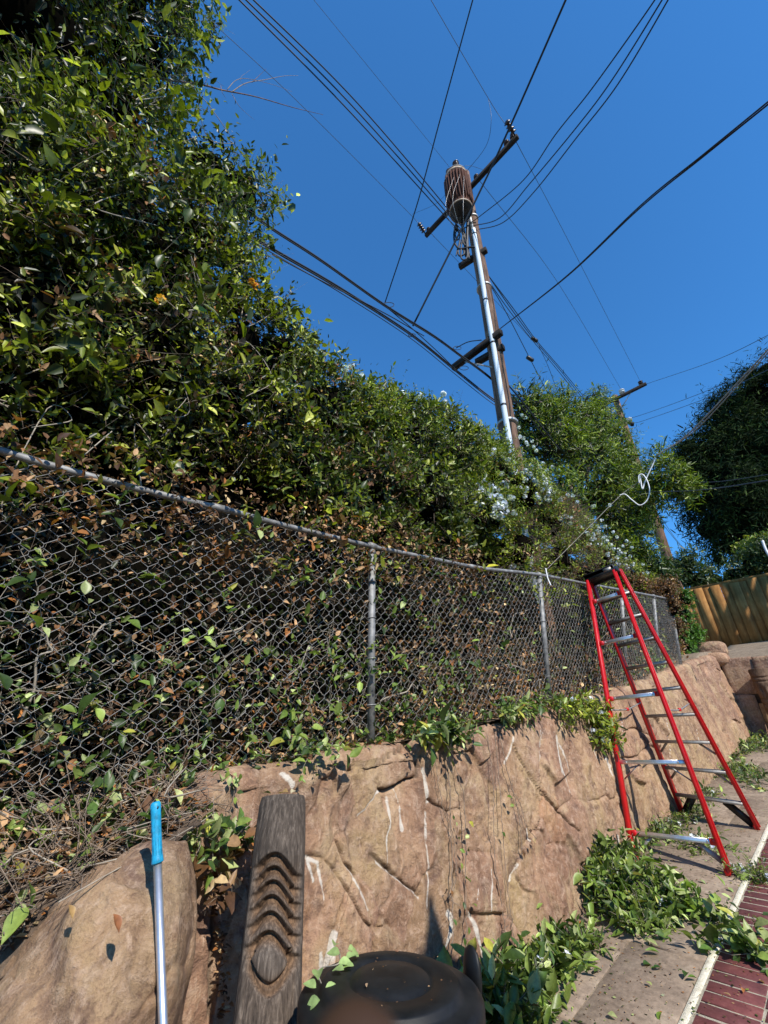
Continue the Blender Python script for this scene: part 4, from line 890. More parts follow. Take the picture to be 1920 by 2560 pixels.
for u, v, d_, lab in ((1336, 849, 10.45, 'black splice box on the three lines right of the pole'), (1325, 897, 9.95, 'black splice box on the lone line right of the pole')):
    p = ond(u, v, d_); mb = MB(); mb.lathe((0, 0, 0), [(.02, -.12), (.055, -.10), (.06, -.05), (.06, .05), (.055, .10), (.02, .12)], 10, (.4, .7, -.5)); o = mb.build('splice_box', M['black'], None, True); o.location = tuple(p); tag(o, lab, 'splice box')
for k, dv in enumerate((0, 5)):
    cable([(1250, 822, 'd', 6.3), (1420, 687 + dv * .4, 'z', 6.6), (1600, 515 + dv, 'z', 6.0), (1760, 385 + dv, 'z', 5.7), (1960, 222 + dv * 1.4, 'z', 5.6)], .0095, ['upper', 'lower'][k] + ' black line of the pair rising from the pole to the right edge')
for L, lab in (([(1616, 960, 'd', 23.0), (1790, 900, 'd', 19), (1960, 818, 'd', 16)], 'faint wire from the far crossarm end to the right edge'), ([(1560, 1044, 'd', 23.4), (1592, 1041, 'd', 23), (1760, 980, 'd', 20), (1960, 888, 'd', 17)], 'faint wire from the far pole bracket rising to the right'),
               ([(1582, 1058, 'd', 23), (1614, 1050, 'd', 22.5), (1780, 990, 'd', 20), (1960, 905, 'd', 17)], 'lower faint wire from the far pole bracket to the right'),
               ([(1640, 1290, 'd', 30), (1720, 1385, 'd', 36), (1790, 1445, 'd', 42)], 'left wire in the sky gap beneath the dark tree'), ([(1650, 1290, 'd', 30), (1700, 1360, 'd', 36), (1780, 1440, 'd', 42)], 'middle wire in the sky gap beneath the dark tree'),
               ([(1690, 1300, 'd', 30), (1720, 1360, 'd', 36), (1752, 1410, 'd', 42)], 'right thin wire in the sky gap beneath the dark tree'),
               ([(1560, 1290 - 60, 'd', 12), (1740, 1226, 'd', 11), (1960, 1195, 'd', 10)], 'thin wire passing in front of the dark tree'), ([(1640, 1200, 'd', 22), (1780, 1205, 'd', 22), (1960, 1180, 'd', 21)], 'thin wire behind the one crossing the dark tree')):
    cable(L, .011 if 'gap' not in lab else .016, lab, 'finecable')
# pale cord from the upper right to the fence
cable([(1960, 830, 'd', 5.0), (1850, 950, 'd', 5.3), (1720, 1085, 'd', 5.7), (1640, 1140, 'd', 6.0)], .008, 'pale cord sloping from the right edge down towards the white loop', 'paleline', 'pale cord and its loops')
cable([(1960, 838, 'd', 4.95), (1850, 958, 'd', 5.25), (1735, 1078, 'd', 5.6), (1640, 1140, 'd', 6.0)], .006, 'thin second strand twisted along the pale cord', 'paleline', 'pale cord and its loops')
cable([(1640, 1140, 'd', 6.0), (1600, 1200, 'd', 6.05), (1552, 1238, 'd', 6.0), (1470, 1320, 'd', 5.3), (1365, 1425, 'd', 4.6)], .0026, 'thin frayed cord from the white loop down to the fence rail', 'paleline', 'pale cord and its loops')
cable([(1598, 1208, 'd', 6.0), (1597, 1190, 'd', 6.0), (1606, 1186, 'd', 6.0), (1617, 1200, 'd', 6.0), (1624, 1225, 'd', 6.0), (1618, 1250, 'd', 6.0), (1600, 1263, 'd', 6.0), (1580, 1250, 'd', 6.0), (1563, 1236, 'd', 6.0), (1549, 1238, 'd', 6.0)], .0075, 'white cord loop hanging in front of the leafy tree', 'white', 'pale cord and its loops')
cable([(1600, 1190, 'd', 6.02), (1606, 1222, 'd', 6.02), (1614, 1200, 'd', 6.02), (1640, 1145, 'd', 6.0)], .008, 'short inner strand of the white cord loop', 'white', 'pale cord and its loops')
cable([(1364, 1421, 'd', 4.5), (1369, 1445, 'd', 4.5), (1377, 1464, 'd', 4.5)], .007, 'short white cord end hanging over the fence rail', 'white', 'pale cord and its loops')
cable([(1906, 1352, 'd', 9), (1915, 1375, 'd', 9), (1935, 1410, 'd', 9)], .02, 'white cord end at the right edge above the board fence', 'white', 'pale cord and its loops')
# sticks: dead branch
def W(u, v, x): return onx(u, v, x)
db = empty('dead_branch', W(425, 200, -2.5), 'bare grey dead branch sticking out of the vines into the blue sky', 'branch')
BR_ = [([(400, 195), (430, 201), (510, 213), (555, 225), (640, 242), (730, 268), (808, 287)], (.011, .0022)), ([(578, 231), (615, 208), (665, 199), (710, 190), (745, 189)], (.005, .0015)), ([(568, 224), (590, 201), (620, 197), (680, 211), (730, 229)], (.0035, .0012)),
       ([(630, 206), (650, 187), (666, 172)], (.003, .001)), ([(600, 200), (605, 190), (625, 175)], (.002, .0008)), ([(580, 235), (600, 268), (636, 300)], (.0028, .001)), ([(552, 215), (556, 232), (565, 246)], (.003, .001)), ([(450, 205), (462, 190), (468, 182)], (.003, .001)),
       ([(430, 190), (480, 184), (520, 190), (560, 216)], (.0016, .0012)), ([(512, 209), (518, 195), (522, 187)], (.003, .0012)), ([(425, 235), (470, 255), (522, 279)], (.0022, .0008)), ([(430, 222), (460, 230), (475, 238), (486, 215)], (.0014, .0008)), ([(450, 203), (458, 215), (465, 222)], (.003, .001)), ([(600, 200), (608, 210), (618, 216)], (.0014, .0007))]
for k, (pts, (r0, r1)) in enumerate(BR_):
    sp = spline([W(u, v, -2.5 + .02 * math.sin(i * 2 + k)) for i, (u, v) in enumerate(pts)], 6); mb = MB(); mb.tube(sp, np.linspace(r0, r1, len(sp)), 7); mb.build('stem' if k == 0 else 'twig', M['twig'] if k % 3 else M['pole'], db, True)

# ================================================================== board fence beyond the yard
bf = empty('board_fence', (-2, 15, terrain(np.array(-1.5), np.array(15.)).item()), 'tan wooden board fence at the far end behind the terrace', 'fence')
x = -2.95; k = 0
while x < 3.2:
    wb_ = rnd.uniform(.20, .27); z0 = terrain(np.array(max(x, -2)), np.array(15.0)).item() - .05; zt2 = ony(1800, 1461, 15)[2] + rnd.uniform(-.02, .02) - .004 * (x + 2)
    mb = MB(); ln = rnd.uniform(-.015, .015) - .03
    V = []
    for yy in (15.0 + .024 * (k % 2), 15.022 + .024 * (k % 2)):
        V += [(x, yy, z0), (x + wb_, yy, z0), (x + wb_ + ln, yy, zt2), (x + ln, yy, zt2)]
    mb.add(V, [np.array([[0, 1, 2, 3], [7, 6, 5, 4], [4, 5, 1, 0], [3, 2, 6, 7], [0, 3, 7, 4], [1, 5, 6, 2]])]); mb.build('board', M['board'], bf)
    x += wb_ - .014; k += 1
for zz_ in (3.3, 4.2):
    mb = MB(); mb.box((.1, 15.075, zz_ - .35), (6.2, .04, .09)); mb.build('fence_rail', M['board'], bf)

# unseen umbrella shape, added and shaped to cast the shadow on the bin
S_ = -SUN_POS
tipw = onx(1071, 2245, -1.99); tip = tipw - S_ * 5.2
um = empty('shadow_umbrella', (tip[0], tip[1], gz(tip[1])), 'unseen umbrella shape added to cast the shadow on the wall and bin', 'umbrella')
mb = MB(); mb.tube([tip + [0, 0, -.03], (tip[0] + .02, tip[1], gz(tip[1]))], .02, 10); mb.build('mast', M['alu'], um, True)
mb = MB(); mb.lathe((0, 0, 0), [(.012, 0), (.035, -.12), (.09, -.30), (.26, -.50), (.36, -.80), (.38, -1.2), (.16, -1.45), (.05, -1.5)], 20, (0, 0, 1)); V = np.concatenate(mb.V); th = np.arctan2(V[:, 1], V[:, 0]); V[:, :2] *= (1 + .22 * np.cos(th * 7))[:, None]; V += tip; mb.V = [V]; mb.build('canopy', M['aludull'], um, True)

# ================================================================== foliage tools
PAL = {
 'vine': [((.12, .15, .014), 4), ((.22, .25, .022), 3.2), ((.034, .050, .009), 4.5), ((.40, .42, .07), 2.2), ((.12, .13, .07), .5), ((.36, .33, .03), .10)],
 'deep_shade': [((.016, .022, .005), 4), ((.026, .034, .008), 2), ((.04, .024, .010), 1)],  # leaf tones darkened to stand in for shade inside the growth
 'glossy': [((.034, .052, .012), 4), ((.07, .10, .017), 3), ((.14, .175, .018), 2.6), ((.26, .28, .035), 1.6)],
 'yellow': [((.15, .20, .020), 4), ((.24, .27, .03), 3), ((.08, .12, .018), 3), ((.32, .30, .05), 1), ((.17, .11, .03), .6)],
 'willow': [((.10, .145, .012), 4), ((.17, .215, .015), 3.5), ((.035, .06, .010), 3), ((.28, .31, .06), 1.4)],
 'pine': [((.010, .020, .007), 5), ((.020, .036, .010), 3), ((.055, .085, .020), 1.6)],
 'dry': [((.20, .10, .045), 4), ((.34, .21, .11), 3), ((.10, .052, .028), 5), ((.48, .35, .19), 1.2), ((.30, .12, .035), 2)],
 'weed': [((.07, .16, .02), 4), ((.10, .21, .03), 3), ((.05, .11, .02), 2)],
 'cut': [((.11, .17, .03), 3), ((.20, .27, .06), 3), ((.05, .09, .02), 4), ((.36, .42, .17), 2.0), ((.30, .29, .05), .9)],
 'flower': [((.68, .71, .84), 4), ((.80, .81, .86), 3), ((.56, .60, .80), 2)],
 'bush': [((.030, .055, .016), 5), ((.06, .09, .02), 3), ((.11, .13, .03), 1)],
}
def norm(a): return a / (np.linalg.norm(a, axis=-1, keepdims=True) + 1e-9)
def pickcol(pal, n, P=None, var=.22):
    p = PAL[pal]; w_ = np.array([q[1] for q in p], float); c = np.array([q[0] for q in p])
    idx = rng.choice(len(p), n, p=w_ / w_.sum())
    if P is not None:   # neighbouring leaves tend to share a tone
        k = vnoise(P * 1.7, 77) + .25 * rng.normal(size=n); cs = np.cumsum(w_ / w_.sum()); alt = np.searchsorted(cs, np.clip(vnoise(P * 2.3, 61), 0, .999)); idx = np.where(rng.random(n) < .35, alt, idx)
    return c[idx] * (1 + var * rng.normal(size=(n, 1))).clip(.4, 1.8)
LOG = {'tri': 0}
def leaf_geo(P, D, Nn, L, Wd, C, shape='hex'):
    n = len(P); D = norm(D); S_d = norm(np.cross(D, Nn)); Nn = np.cross(S_d, D); L = np.broadcast_to(L, (n,))[:, None]; Wd = np.broadcast_to(Wd, (n,))[:, None] / 2
    fold = .35 * Wd; droop = L * rng.uniform(-.02, .22, (n, 1))
    if shape == 'hex':
        V = np.stack([P, P + D * L * .28 + S_d * Wd * .92 + Nn * fold, P + D * L * .68 + S_d * Wd * .74 + Nn * (fold - droop * .5), P + D * L - Nn * droop, P + D * L * .68 - S_d * Wd * .74 + Nn * (fold - droop * .5), P + D * L * .28 - S_d * Wd * .92 + Nn * fold], 1)
        q = np.array([[0, 1, 2, 3], [0, 3, 4, 5]]); k = 6
    else:
        V = np.stack([P, P + D * L * .45 + S_d * Wd, P + D * L, P + D * L * .45 - S_d * Wd], 1); q = np.array([[0, 1, 2, 3]]); k = 4
    Fq = (np.arange(n)[:, None, None] * k + q[None]).reshape(-1, 4); Cc = np.repeat(np.concatenate([C, np.ones((n, 1))], 1), k, 0)
    return V.reshape(-1, 3), Fq, Cc
def leafobj(name, sets, mat, parent, kind='stuff'):
    Vs, Fs, Cs, off = [], [], [], 0
    for V, Fq, C in sets: Vs.append(V); Fs.append(Fq + off); Cs.append(C); off += len(V)
    V = np.concatenate(Vs); Fq = np.concatenate(Fs); C = np.concatenate(Cs); LOG['tri'] += 2 * len(Fq)
    loc = np.array(parent.location) if parent is not None and parent.type == 'EMPTY' else np.zeros(3)
    me = npmesh(name, V, Fq, False, {'Col': (C, 'FLOAT_COLOR')}); o = link(name, me, mat, parent)
    if kind: o['kind'] = kind
    return o
_tv = None
def single_leaf_mesh():
    global _tv
    if _tv: return _tv
    prof = [0, .55, .88, 1.0, .92, .66, .30, 0]; xs_ = np.linspace(0, 1, 8); V = []; 
    for i, (x, w_) in enumerate(zip(xs_, prof)):
        z = -.18 * x ** 2; V += [(x, 0, z), (x, .5 * w_, z + .16 * w_ - .02 * math.sin(x * 9)), (x, -.5 * w_, z + .14 * w_ + .02 * math.sin(x * 8))]
    Fq = []
    for i in range(7): a = 3 * i; b = a + 3; Fq += [[a, b, b + 1, a + 1], [a, a + 2, b + 2, b]]
    me = npmesh('leaf', np.array(V), np.array(Fq), True); me.materials.append(M['leaf_single']); _tv = me; return me
def single_leaves(P, D, Nn, L, Wd, C, parent):
    me = single_leaf_mesh(); D = norm(D); S_d = norm(np.cross(Nn, D)); N2 = np.cross(D, S_d)
    for i in range(len(P)):
        o = bpy.data.objects.new('leaf', me); COL.objects.link(o); Rm = Matrix(((D[i][0], S_d[i][0], N2[i][0]), (D[i][1], S_d[i][1], N2[i][1]), (D[i][2], S_d[i][2], N2[i][2]))).to_4x4()
        o.color = (*[float(c) for c in C[i]], 1); o.parent = parent; o.matrix_parent_inverse = (Matrix.Translation(parent.location) if parent.type == 'EMPTY' else Matrix()).inverted()
        o.matrix_basis = Matrix.Translation(tuple(map(float, P[i]))) @ Rm @ Matrix.Diagonal((float(L[i]), float(Wd[i]), float(L[i]), 1))
def sprigs(O, D, tl, k, ll, lw, pal, up=.25, spread=.9, twig=0, nb=None, shape='hex', colP=True, lenvar=.45):
    """O,D: sprig bases and directions. returns leaf arrays"""
    n = len(O); D = norm(D); tl = np.broadcast_to(tl, (n,)); t = (np.arange(k) + rng.random((n, k)) * .6) / k
    curve = norm(rng.normal(size=(n, 3)) + [0, 0, -.5]) * .35
    P = O[:, None] + (D[:, None] * t[..., None] + curve[:, None] * (t ** 2)[..., None]) * tl[:, None, None]
    a = norm(np.cross(D, rng.normal(size=(n, 3)))); b = np.cross(D, a); ph = (np.arange(k) * 2.4 + rng.random((n, 1)) * 6)[..., None]
    side = a[:, None] * np.cos(ph) + b[:, None] * np.sin(ph)
    LD = norm(D[:, None] * .55 + side * spread + np.array([0, 0, up]) + .25 * rng.normal(size=(n, k, 3)))
    NN = norm((nb[:, None] if nb is not None else D[:, None]) * .8 + np.array([0, 0, .7]) + .45 * rng.normal(size=(n, k, 3)) - side * .2)
    m = n * k; L = ll * (1 + lenvar * rng.normal(size=m)).clip(.35, 2.2) * np.repeat(rng.uniform(.75, 1.3, n), k)
    Pm = P.reshape(-1, 3); tint = np.repeat(1 + .18 * rng.normal(size=(n, 1)), k, 0).clip(.5, 1.6)
    C = pickcol(pal, m, Pm) * tint * (.85 + .45 * np.tile(t.mean(0), n))[:, None]
    return Pm, LD.reshape(-1, 3), NN.reshape(-1, 3), L, L * lw / ll * (1 + .15 * rng.normal(size=m)).clip(.5, 1.5), C
def twiggeo(O, D, tl, r):
    D = norm(D); n = len(O); mid = O + D * (np.broadcast_to(tl, (n,)) * .5)[:, None]; end = O + D * np.broadcast_to(tl, (n,))[:, None] + rng.normal(size=(n, 3)) * .012
    a = norm(np.cross(D, [0.3, .5, .8])); b = np.cross(D, a); V = []
    for c, s_ in ((O, 1), (mid, .8), (end, .3)):
        for q in range(3): th = q * 2.094; V.append(c + (a * math.cos(th) + b * math.sin(th)) * np.reshape(r, (-1, 1)) * s_)
    V = np.stack(V, 1); f = np.array([[j, (j + 1) % 3, 3 + (j + 1) % 3, 3 + j] for j in range(3)] + [[3 + j, 3 + (j + 1) % 3, 6 + (j + 1) % 3, 6 + j] for j in range(3)])
    return V.reshape(-1, 3), (np.arange(n)[:, None, None] * 9 + f[None]).reshape(-1, 4)
def twigobj(name, O, D, tl, r, mat, parent):
    V, Fq = twiggeo(O, D, tl, r); LOG['tri'] += 2 * len(Fq); o = link(name, npmesh(name, V, Fq, True), M[mat], parent); o['kind'] = 'stuff'; return o
def blob3(L, depthkind='x'):
    """(u, v, radius_px, plane) -> centre and radius in metres"""
    out = []
    for q in L:
        u, v, r, X = q[:4]; P = onx(u, v, X) if depthkind == 'x' else (ony(u, v, X) if depthkind == 'y' else ond(u, v, X)); out.append([*P, r * zc(P) / F_PX])
    return np.array(out)
def on_blobs(B, n, shell=.16, bury=.60, back=-.45, sq=(1, 1, 1), gate=2.0):
    w_ = B[:, 3] ** 2; b = rng.choice(len(B), n * 2, p=w_ / w_.sum()); d = norm(rng.normal(size=(n * 2, 3)))
    lump = 1 + .20 * fbm(d * 1.8 + b[:, None] * 3.1, 3, 51) + .10 * fbm(d * 5 + b[:, None], 2, 52)
    c = B[b, :3]; R_ = B[b, 3]; P = c + d * (R_ * (lump - .0) * (1 - np.abs(rng.normal(size=n * 2)) * shell))[:, None] * np.array(sq)
    view = norm(-c); keep = (d * view).sum(1) > back; sc_ = 1 / max(.12, min(.6, float(np.median(R_)) * .55)); gt = fbm(P * sc_, 3, 91); keep &= rng.random(n * 2) < np.clip(.5 + gt * gate, .06, 1)
    for k in range(len(B)):
        dist = np.linalg.norm(P - B[k, :3], axis=1); keep &= ~((dist < B[k, 3] * bury) & (b != k))
    P, d = P[keep][:n], d[keep][:n]; return P, d
def core(B, parent, f=.66, name='shade_core', sq=(1, 1, 1)):  # near-black solids painted as the shade inside the foliage
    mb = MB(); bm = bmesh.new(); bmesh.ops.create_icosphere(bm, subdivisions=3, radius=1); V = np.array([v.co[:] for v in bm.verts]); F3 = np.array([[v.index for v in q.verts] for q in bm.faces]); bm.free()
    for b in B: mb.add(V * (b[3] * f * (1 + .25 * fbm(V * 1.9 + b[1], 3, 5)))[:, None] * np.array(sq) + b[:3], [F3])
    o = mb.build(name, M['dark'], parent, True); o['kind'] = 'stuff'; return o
def split_big(A, n, parent, minpx=16, area=(0, 0, 1920, 2560)):
    P, D, Nn, L, Wd, C = A; z = zc(P); pr = proj(P); size = L * F_PX / np.maximum(z, .2); ok = (z > .3) & (pr[:, 0] > area[0]) & (pr[:, 0] < area[2]) & (pr[:, 1] > area[1]) & (pr[:, 1] < area[3]) & (size > minpx)
    idx = np.nonzero(ok)[0]; idx = idx[np.argsort(-size[idx])][:n]; m = np.zeros(len(P), bool); m[idx] = True
    single_leaves(P[m], D[m], Nn[m], L[m], Wd[m], C[m], parent); k = ~m
    return P[k], D[k], Nn[k], L[k], Wd[k], C[k]
def cat(*As): return tuple(np.concatenate([a[i] for a in As]) for i in range(6))
def behind_fence(P, x0=-2.20):
    """keep growth behind the wire below the rail"""
    top = np.interp(P[:, 1], rp[:, 1], rp[:, 2]); m = (P[:, 2] < top + .05) & (P[:, 0] > x0); P = P.copy(); P[m, 0] = x0 - rng.random(m.sum()) * .25; return P

# ================================================================== vine covered thicket on the left
B_a = blob3([(440, 30, 85, -2.6), (340, 130, 120, -2.6), (250, 310, 180, -2.6), (500, 430, 110, -2.65), (590, 490, 100, -2.7), (470, 590, 130, -2.7), (575, 640, 70, -2.75), (570, 750, 80, -2.75), (600, 870, 110, -2.8), (690, 890, 95, -2.8), (760, 890, 45, -2.8),
             (300, 600, 230, -2.65), (100, 800, 250, -2.6), (350, 880, 210, -2.65), (560, 1010, 120, -2.7), (100, 1000, 150, -2.55), (80, 120, 260, -2.55), (220, -60, 260, -2.6), (40, 480, 230, -2.55), (420, 1080, 110, -2.55), (250, 1030, 120, -2.5), (40, 1090, 90, -2.45), (660, 1080, 110, -2.65), (640, 800, 60, -2.8), (700, 810, 45, -2.8), (430, 330, 60, -2.6)])
th_ = empty('vine_thicket', (-3.0, .8, gz(.8) + 1.2), 'towering dark thicket of twining vines filling the left side above the fence', 'vines')
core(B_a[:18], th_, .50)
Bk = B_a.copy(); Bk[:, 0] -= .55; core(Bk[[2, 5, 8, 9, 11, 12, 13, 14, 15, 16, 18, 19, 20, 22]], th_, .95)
P, d = on_blobs(B_a, 7200, .20, .50, gate=5.0); P = behind_fence(P)
A1_ = sprigs(P, d * .7 + [.25, 0, .35] + rng.normal(size=P.shape) * .5, .16, 7, .036, .016, 'vine', nb=d)
P2, d2 = on_blobs(B_a, 1500, .05, .55); P2 = behind_fence(P2); A2_ = sprigs(P2, d2 + [.3, 0, -.25] + rng.normal(size=P2.shape) * .5, .22, 6, .062, .030, 'vine', nb=d2)
# long shoots breaking the outline against the sky
def shoots(B, n, tl, k, ll, lw, pal, upb=.6, only=None):
    P, d = on_blobs(B, n, .03, .8, -.3); D = norm(d + [0.1, .2, upb] + rng.normal(size=P.shape) * .35); return sprigs(P, D, tl * rng.uniform(.6, 1.5, len(P)), k, ll, lw, pal, nb=d), (P, D)
A3_, (tp_, td_) = shoots(B_a, 420, .34, 13, .034, .014, 'vine')
Adry = sprigs(*[q[:1100] for q in on_blobs(B_a[[8, 11, 12, 13, 14, 15, 19, 20, 21, 22]], 1100, .15, .45)], .10, 4, .035, .018, 'dry')
Pi, di = on_blobs(B_a, 3800, .10, .3, gate=0); Pi = Pi - di * .18; Pi = behind_fence(Pi); Ai = sprigs(Pi, di * .3 + rng.normal(size=Pi.shape), .2, 6, .05, .022, 'deep_shade', nb=di)
A = cat(A1_, A2_, A3_, Ai); A = split_big(A, 170, th_, 22)
leafobj('foliage', [leaf_geo(*A)], M['leaf'], th_); leafobj('withered_leaves', [leaf_geo(*Adry)], M['dry'], th_)
twigobj('twigs', P, d * .7 + rng.normal(size=P.shape) * .5, .16, .0016, 'twig', th_)
twigobj('shoot_stems', tp_, td_, .36, .0018, 'vine_pale', th_)
mb = MB()
for k in range(22):
    c = B_a[rng.integers(len(B_a))]; a = norm(rng.normal(size=3) + [1.2, 0, 0]); p0 = c[:3] + a * c[3] * .95; pts = [p0 + np.cumsum(rng.normal(size=(5, 3)) * [.03, .08, .10], 0)[i] * (i > 0) for i in range(5)]
    pts = behind_fence(np.array(pts)); mb.tube(spline(pts, 5), rng.uniform(.0015, .0035), 5)
mb.build('stems', M['vine_pale'], th_, True, 'stuff')
# orange and white honeysuckle blooms
def flowerballs(cs, r, k, pal, parent, pet=.012, mat='petal', name='flowers', asthing=True):
    for c in cs:
        d = norm(rng.normal(size=(k, 3))); P = np.asarray(c) + d * r * rng.uniform(.5, 1, (k, 1)); sets = []
        u = norm(np.cross(d, rng.normal(size=(k, 3)))); w_ = np.cross(d, u); col = pickcol(pal, k)
        for q in range(5): a = q * 1.2566; DD = norm(u * math.cos(a) + w_ * math.sin(a) + d * .25); sets.append(leaf_geo(P, DD, d, pet, pet * .75, col, 'quad'))
        leafobj(name, sets, M[mat], parent, None)
PAL['honey'] = [((.8, .42, .06), 3), ((.85, .78, .5), 2), ((.75, .25, .03), 2)]
flowerballs([onx(400, 750, -2.08), onx(630, 705, -2.3), onx(640, 715, -2.3)], .028, 9, 'honey', th_, .022, name='bloom')

# tangle of vines, dry leaves and litter caught behind the wire
tg = empty('fence_vines', (-2.3, 3, gz(3) + 1.25), 'dry brown and green vines tangled behind the chain link mesh', 'vines')
def fencept(n, y0, y1, hp=1.0, x0=-2.2, dx=.22, lo=0., hi=1.25, pw=1.0):
    y = y0 + (y1 - y0) * rng.random(n) ** pw; t = lo + (hi - lo) * rng.random(n) ** hp; return np.stack([x0 - np.abs(rng.normal(size=n)) * dx, y, gz(y) + 1.25 + t], -1)
def corewall():  # near-black sheet standing in for the shade behind the wire
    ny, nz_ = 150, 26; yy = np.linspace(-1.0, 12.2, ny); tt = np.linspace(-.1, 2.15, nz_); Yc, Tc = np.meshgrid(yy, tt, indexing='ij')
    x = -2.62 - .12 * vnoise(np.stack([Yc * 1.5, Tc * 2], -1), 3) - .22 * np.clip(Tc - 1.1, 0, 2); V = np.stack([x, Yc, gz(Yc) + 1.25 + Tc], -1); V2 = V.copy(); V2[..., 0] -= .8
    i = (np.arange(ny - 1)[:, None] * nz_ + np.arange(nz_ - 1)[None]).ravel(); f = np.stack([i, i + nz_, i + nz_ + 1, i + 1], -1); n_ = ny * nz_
    me = npmesh('shade_core', np.vstack([V.reshape(-1, 3), V2.reshape(-1, 3)]), np.vstack([f, f[:, ::-1] + n_])); o = link('shade_core', me, M['dark'], tg); o['kind'] = 'stuff'
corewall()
sets = []; dsets = []
n_ = 5200; P = fencept(n_, -.9, 9.8, 1.0, dx=.20, pw=1.5); D = norm(rng.normal(size=(n_, 3)) + [.5, 0, -.2]); Aa = sprigs(P, D, .10, 3, .030, .016, 'deep_shade', nb=np.tile([1., 0, .4], (n_, 1)))
P = fencept(480, -.5, 9.0, 1.0, x0=-2.12, dx=.05, pw=1.5); Ab = sprigs(P, norm(rng.normal(size=P.shape) + [.8, 0, .1]), .07, 3, .043, .024, 'cut', nb=np.tile([1., 0, .6], (len(P), 1)))
P = fencept(520, -.5, 3.0, 1.6, x0=-2.12, dx=.06, hi=.6); Ac = sprigs(P, norm(rng.normal(size=P.shape) + [.8, 0, .1]), .07, 3, .036, .020, 'cut', nb=np.tile([1., 0, .6], (len(P), 1)))
P = fencept(330, -.6, 9.0, 1., x0=-2.06, dx=.09, lo=1.05, hi=1.5); Ae = sprigs(P, norm(rng.normal(size=P.shape) + [.6, 0, .3]), .12, 5, .040, .020, 'vine', nb=np.tile([1., 0, .6], (len(P), 1)))
A = cat(Aa, Ab, Ac, Ae); A = split_big(A, 120, tg, 24); leafobj('foliage', [leaf_geo(*A)], M['leaf'], tg)
P1_ = fencept(2500, -.9, 4.5, 2.6, dx=.14, hi=1.1, x0=-2.16, pw=1.0); P2_ = fencept(1100, -.7, 3.4, 1., lo=1.02, hi=1.5, x0=-2.07, dx=.12); P3_ = fencept(1500, 2.5, 10, 1.6, dx=.12, hi=.6, x0=-2.16); P4_ = fencept(700, -.7, 9, 1., dx=.10, x0=-2.14)
P = np.vstack([P1_, P2_, P3_, P4_]); Ad = sprigs(P, norm(rng.normal(size=P.shape) + [.5, 0, -.3]), .06, 3, .030, .017, 'dry', nb=np.tile([1., 0, .5], (len(P), 1)), lenvar=.45)
Ad = split_big(Ad, 60, tg, 26); leafobj('dry_leaves', [leaf_geo(*Ad)], M['dry'], tg)
mb = MB()
for k in range(620):
    y0 = -.9 + 10.2 * rng.random() ** 1.3; h0 = rng.uniform(-.05, .7); p = np.array([-2.17 - abs(rng.normal()) * .12, y0, gz(y0) + 1.25 + h0]); dr = norm(rng.normal(size=3) * [.25, .8, .6] + [0, 0, .9 if rng.random() < .65 else 0]); pts = [p]
    for q in range(rng.integers(3, 7)): dr = norm(dr + rng.normal(size=3) * [.2, .5, .45]); p = p + dr * rng.uniform(.07, .16); p[0] = min(max(p[0], -2.5), -2.13); p[2] = min(p[2], gz(p[1]) + 2.6); pts.append(p)
    mb.tube(spline(pts, 3), np.linspace(1, .45, 3 * (len(pts) - 1) + 1) * rng.choice([.0012, .0016, .0022, .0032, .006], p=[.42, .3, .18, .07, .03]), 4, cap=False)
mb.build('tangled_stems', M['vine_pale'], tg, True, 'stuff')
mb = MB()
for k in range(2800):
    y0 = -.9 + 7.5 * rng.random() ** 1.2; p = np.array([-2.15 - abs(rng.normal()) * .08, y0, gz(y0) + 1.25 + (.6 * rng.random() ** 2 if k % 3 else rng.uniform(.9, 1.4))]); dr = norm(rng.normal(size=3) * [.4, 1, .6]); mb.tube([p, p + dr * .06, p + dr * .13 + rng.normal(size=3) * .02], .0011, 3, cap=False)
mb.build('brown_twigs', M['twig'], tg, True, 'stuff')

# brush creeping from the fence foot over the bank to the boulder
bb = empty('bank_brush', (-2.0, .3, gz(.3) + 1.1), 'dry tangled brush and green shoots covering the soil bank behind the boulder', 'brush')
def bankpt(n, x1=-1.86): y = -.2 + 1.05 * rng.random(n); x = -2.16 + (x1 + 2.16) * rng.random(n) ** 1.3; return np.stack([x, y, bankz(x, y) + .01 + .05 * rng.random(n)], -1)
P = bankpt(420, -1.94); leafobj('dry_leaves', [leaf_geo(*sprigs(P, rng.normal(size=P.shape) + [.3, 0, .4], .07, 3, .030, .016, 'dry', nb=np.tile([.6, 0, .8], (len(P), 1))))], M['dry'], bb)
P = bankpt(95); A = sprigs(P, rng.normal(size=P.shape) + [.6, 0, .6], .07, 4, .036, .019, 'cut', nb=np.tile([.6, 0, .8], (len(P), 1))); A = split_big(A, 40, bb, 16); leafobj('foliage', [leaf_geo(*A)], M['leaf'], bb)
mb = MB()
for k in range(900):
    p = bankpt(1)[0]; dr = norm(rng.normal(size=3) * [.7, 1, .5]); q1 = p + dr * .08 + [0, 0, .02]; q2 = q1 + norm(dr + rng.normal(size=3) * .5) * .09
    mb.tube([p, q1, q2], .0012 * rng.uniform(.7, 1.8), 3, cap=False)
mb.build('brown_twigs', M['twig'], bb, True, 'stuff')
mb = MB()
for k in range(36):
    p = bankpt(1)[0]; pts = [p + np.cumsum(np.vstack([np.zeros(3), rng.normal(size=(4, 3)) * [.05, .09, .05] + [.02, -.02, -.01]]), 0)[i] for i in range(5)]; pts = np.array(pts); pts[:, 2] = np.maximum(pts[:, 2], bankz(pts[:, 0], pts[:, 1]) + .01); mb.tube(spline(pts, 4), rng.uniform(.0015, .003), 4)
mb.build('stems', M['vine_pale'], bb, True, 'stuff')

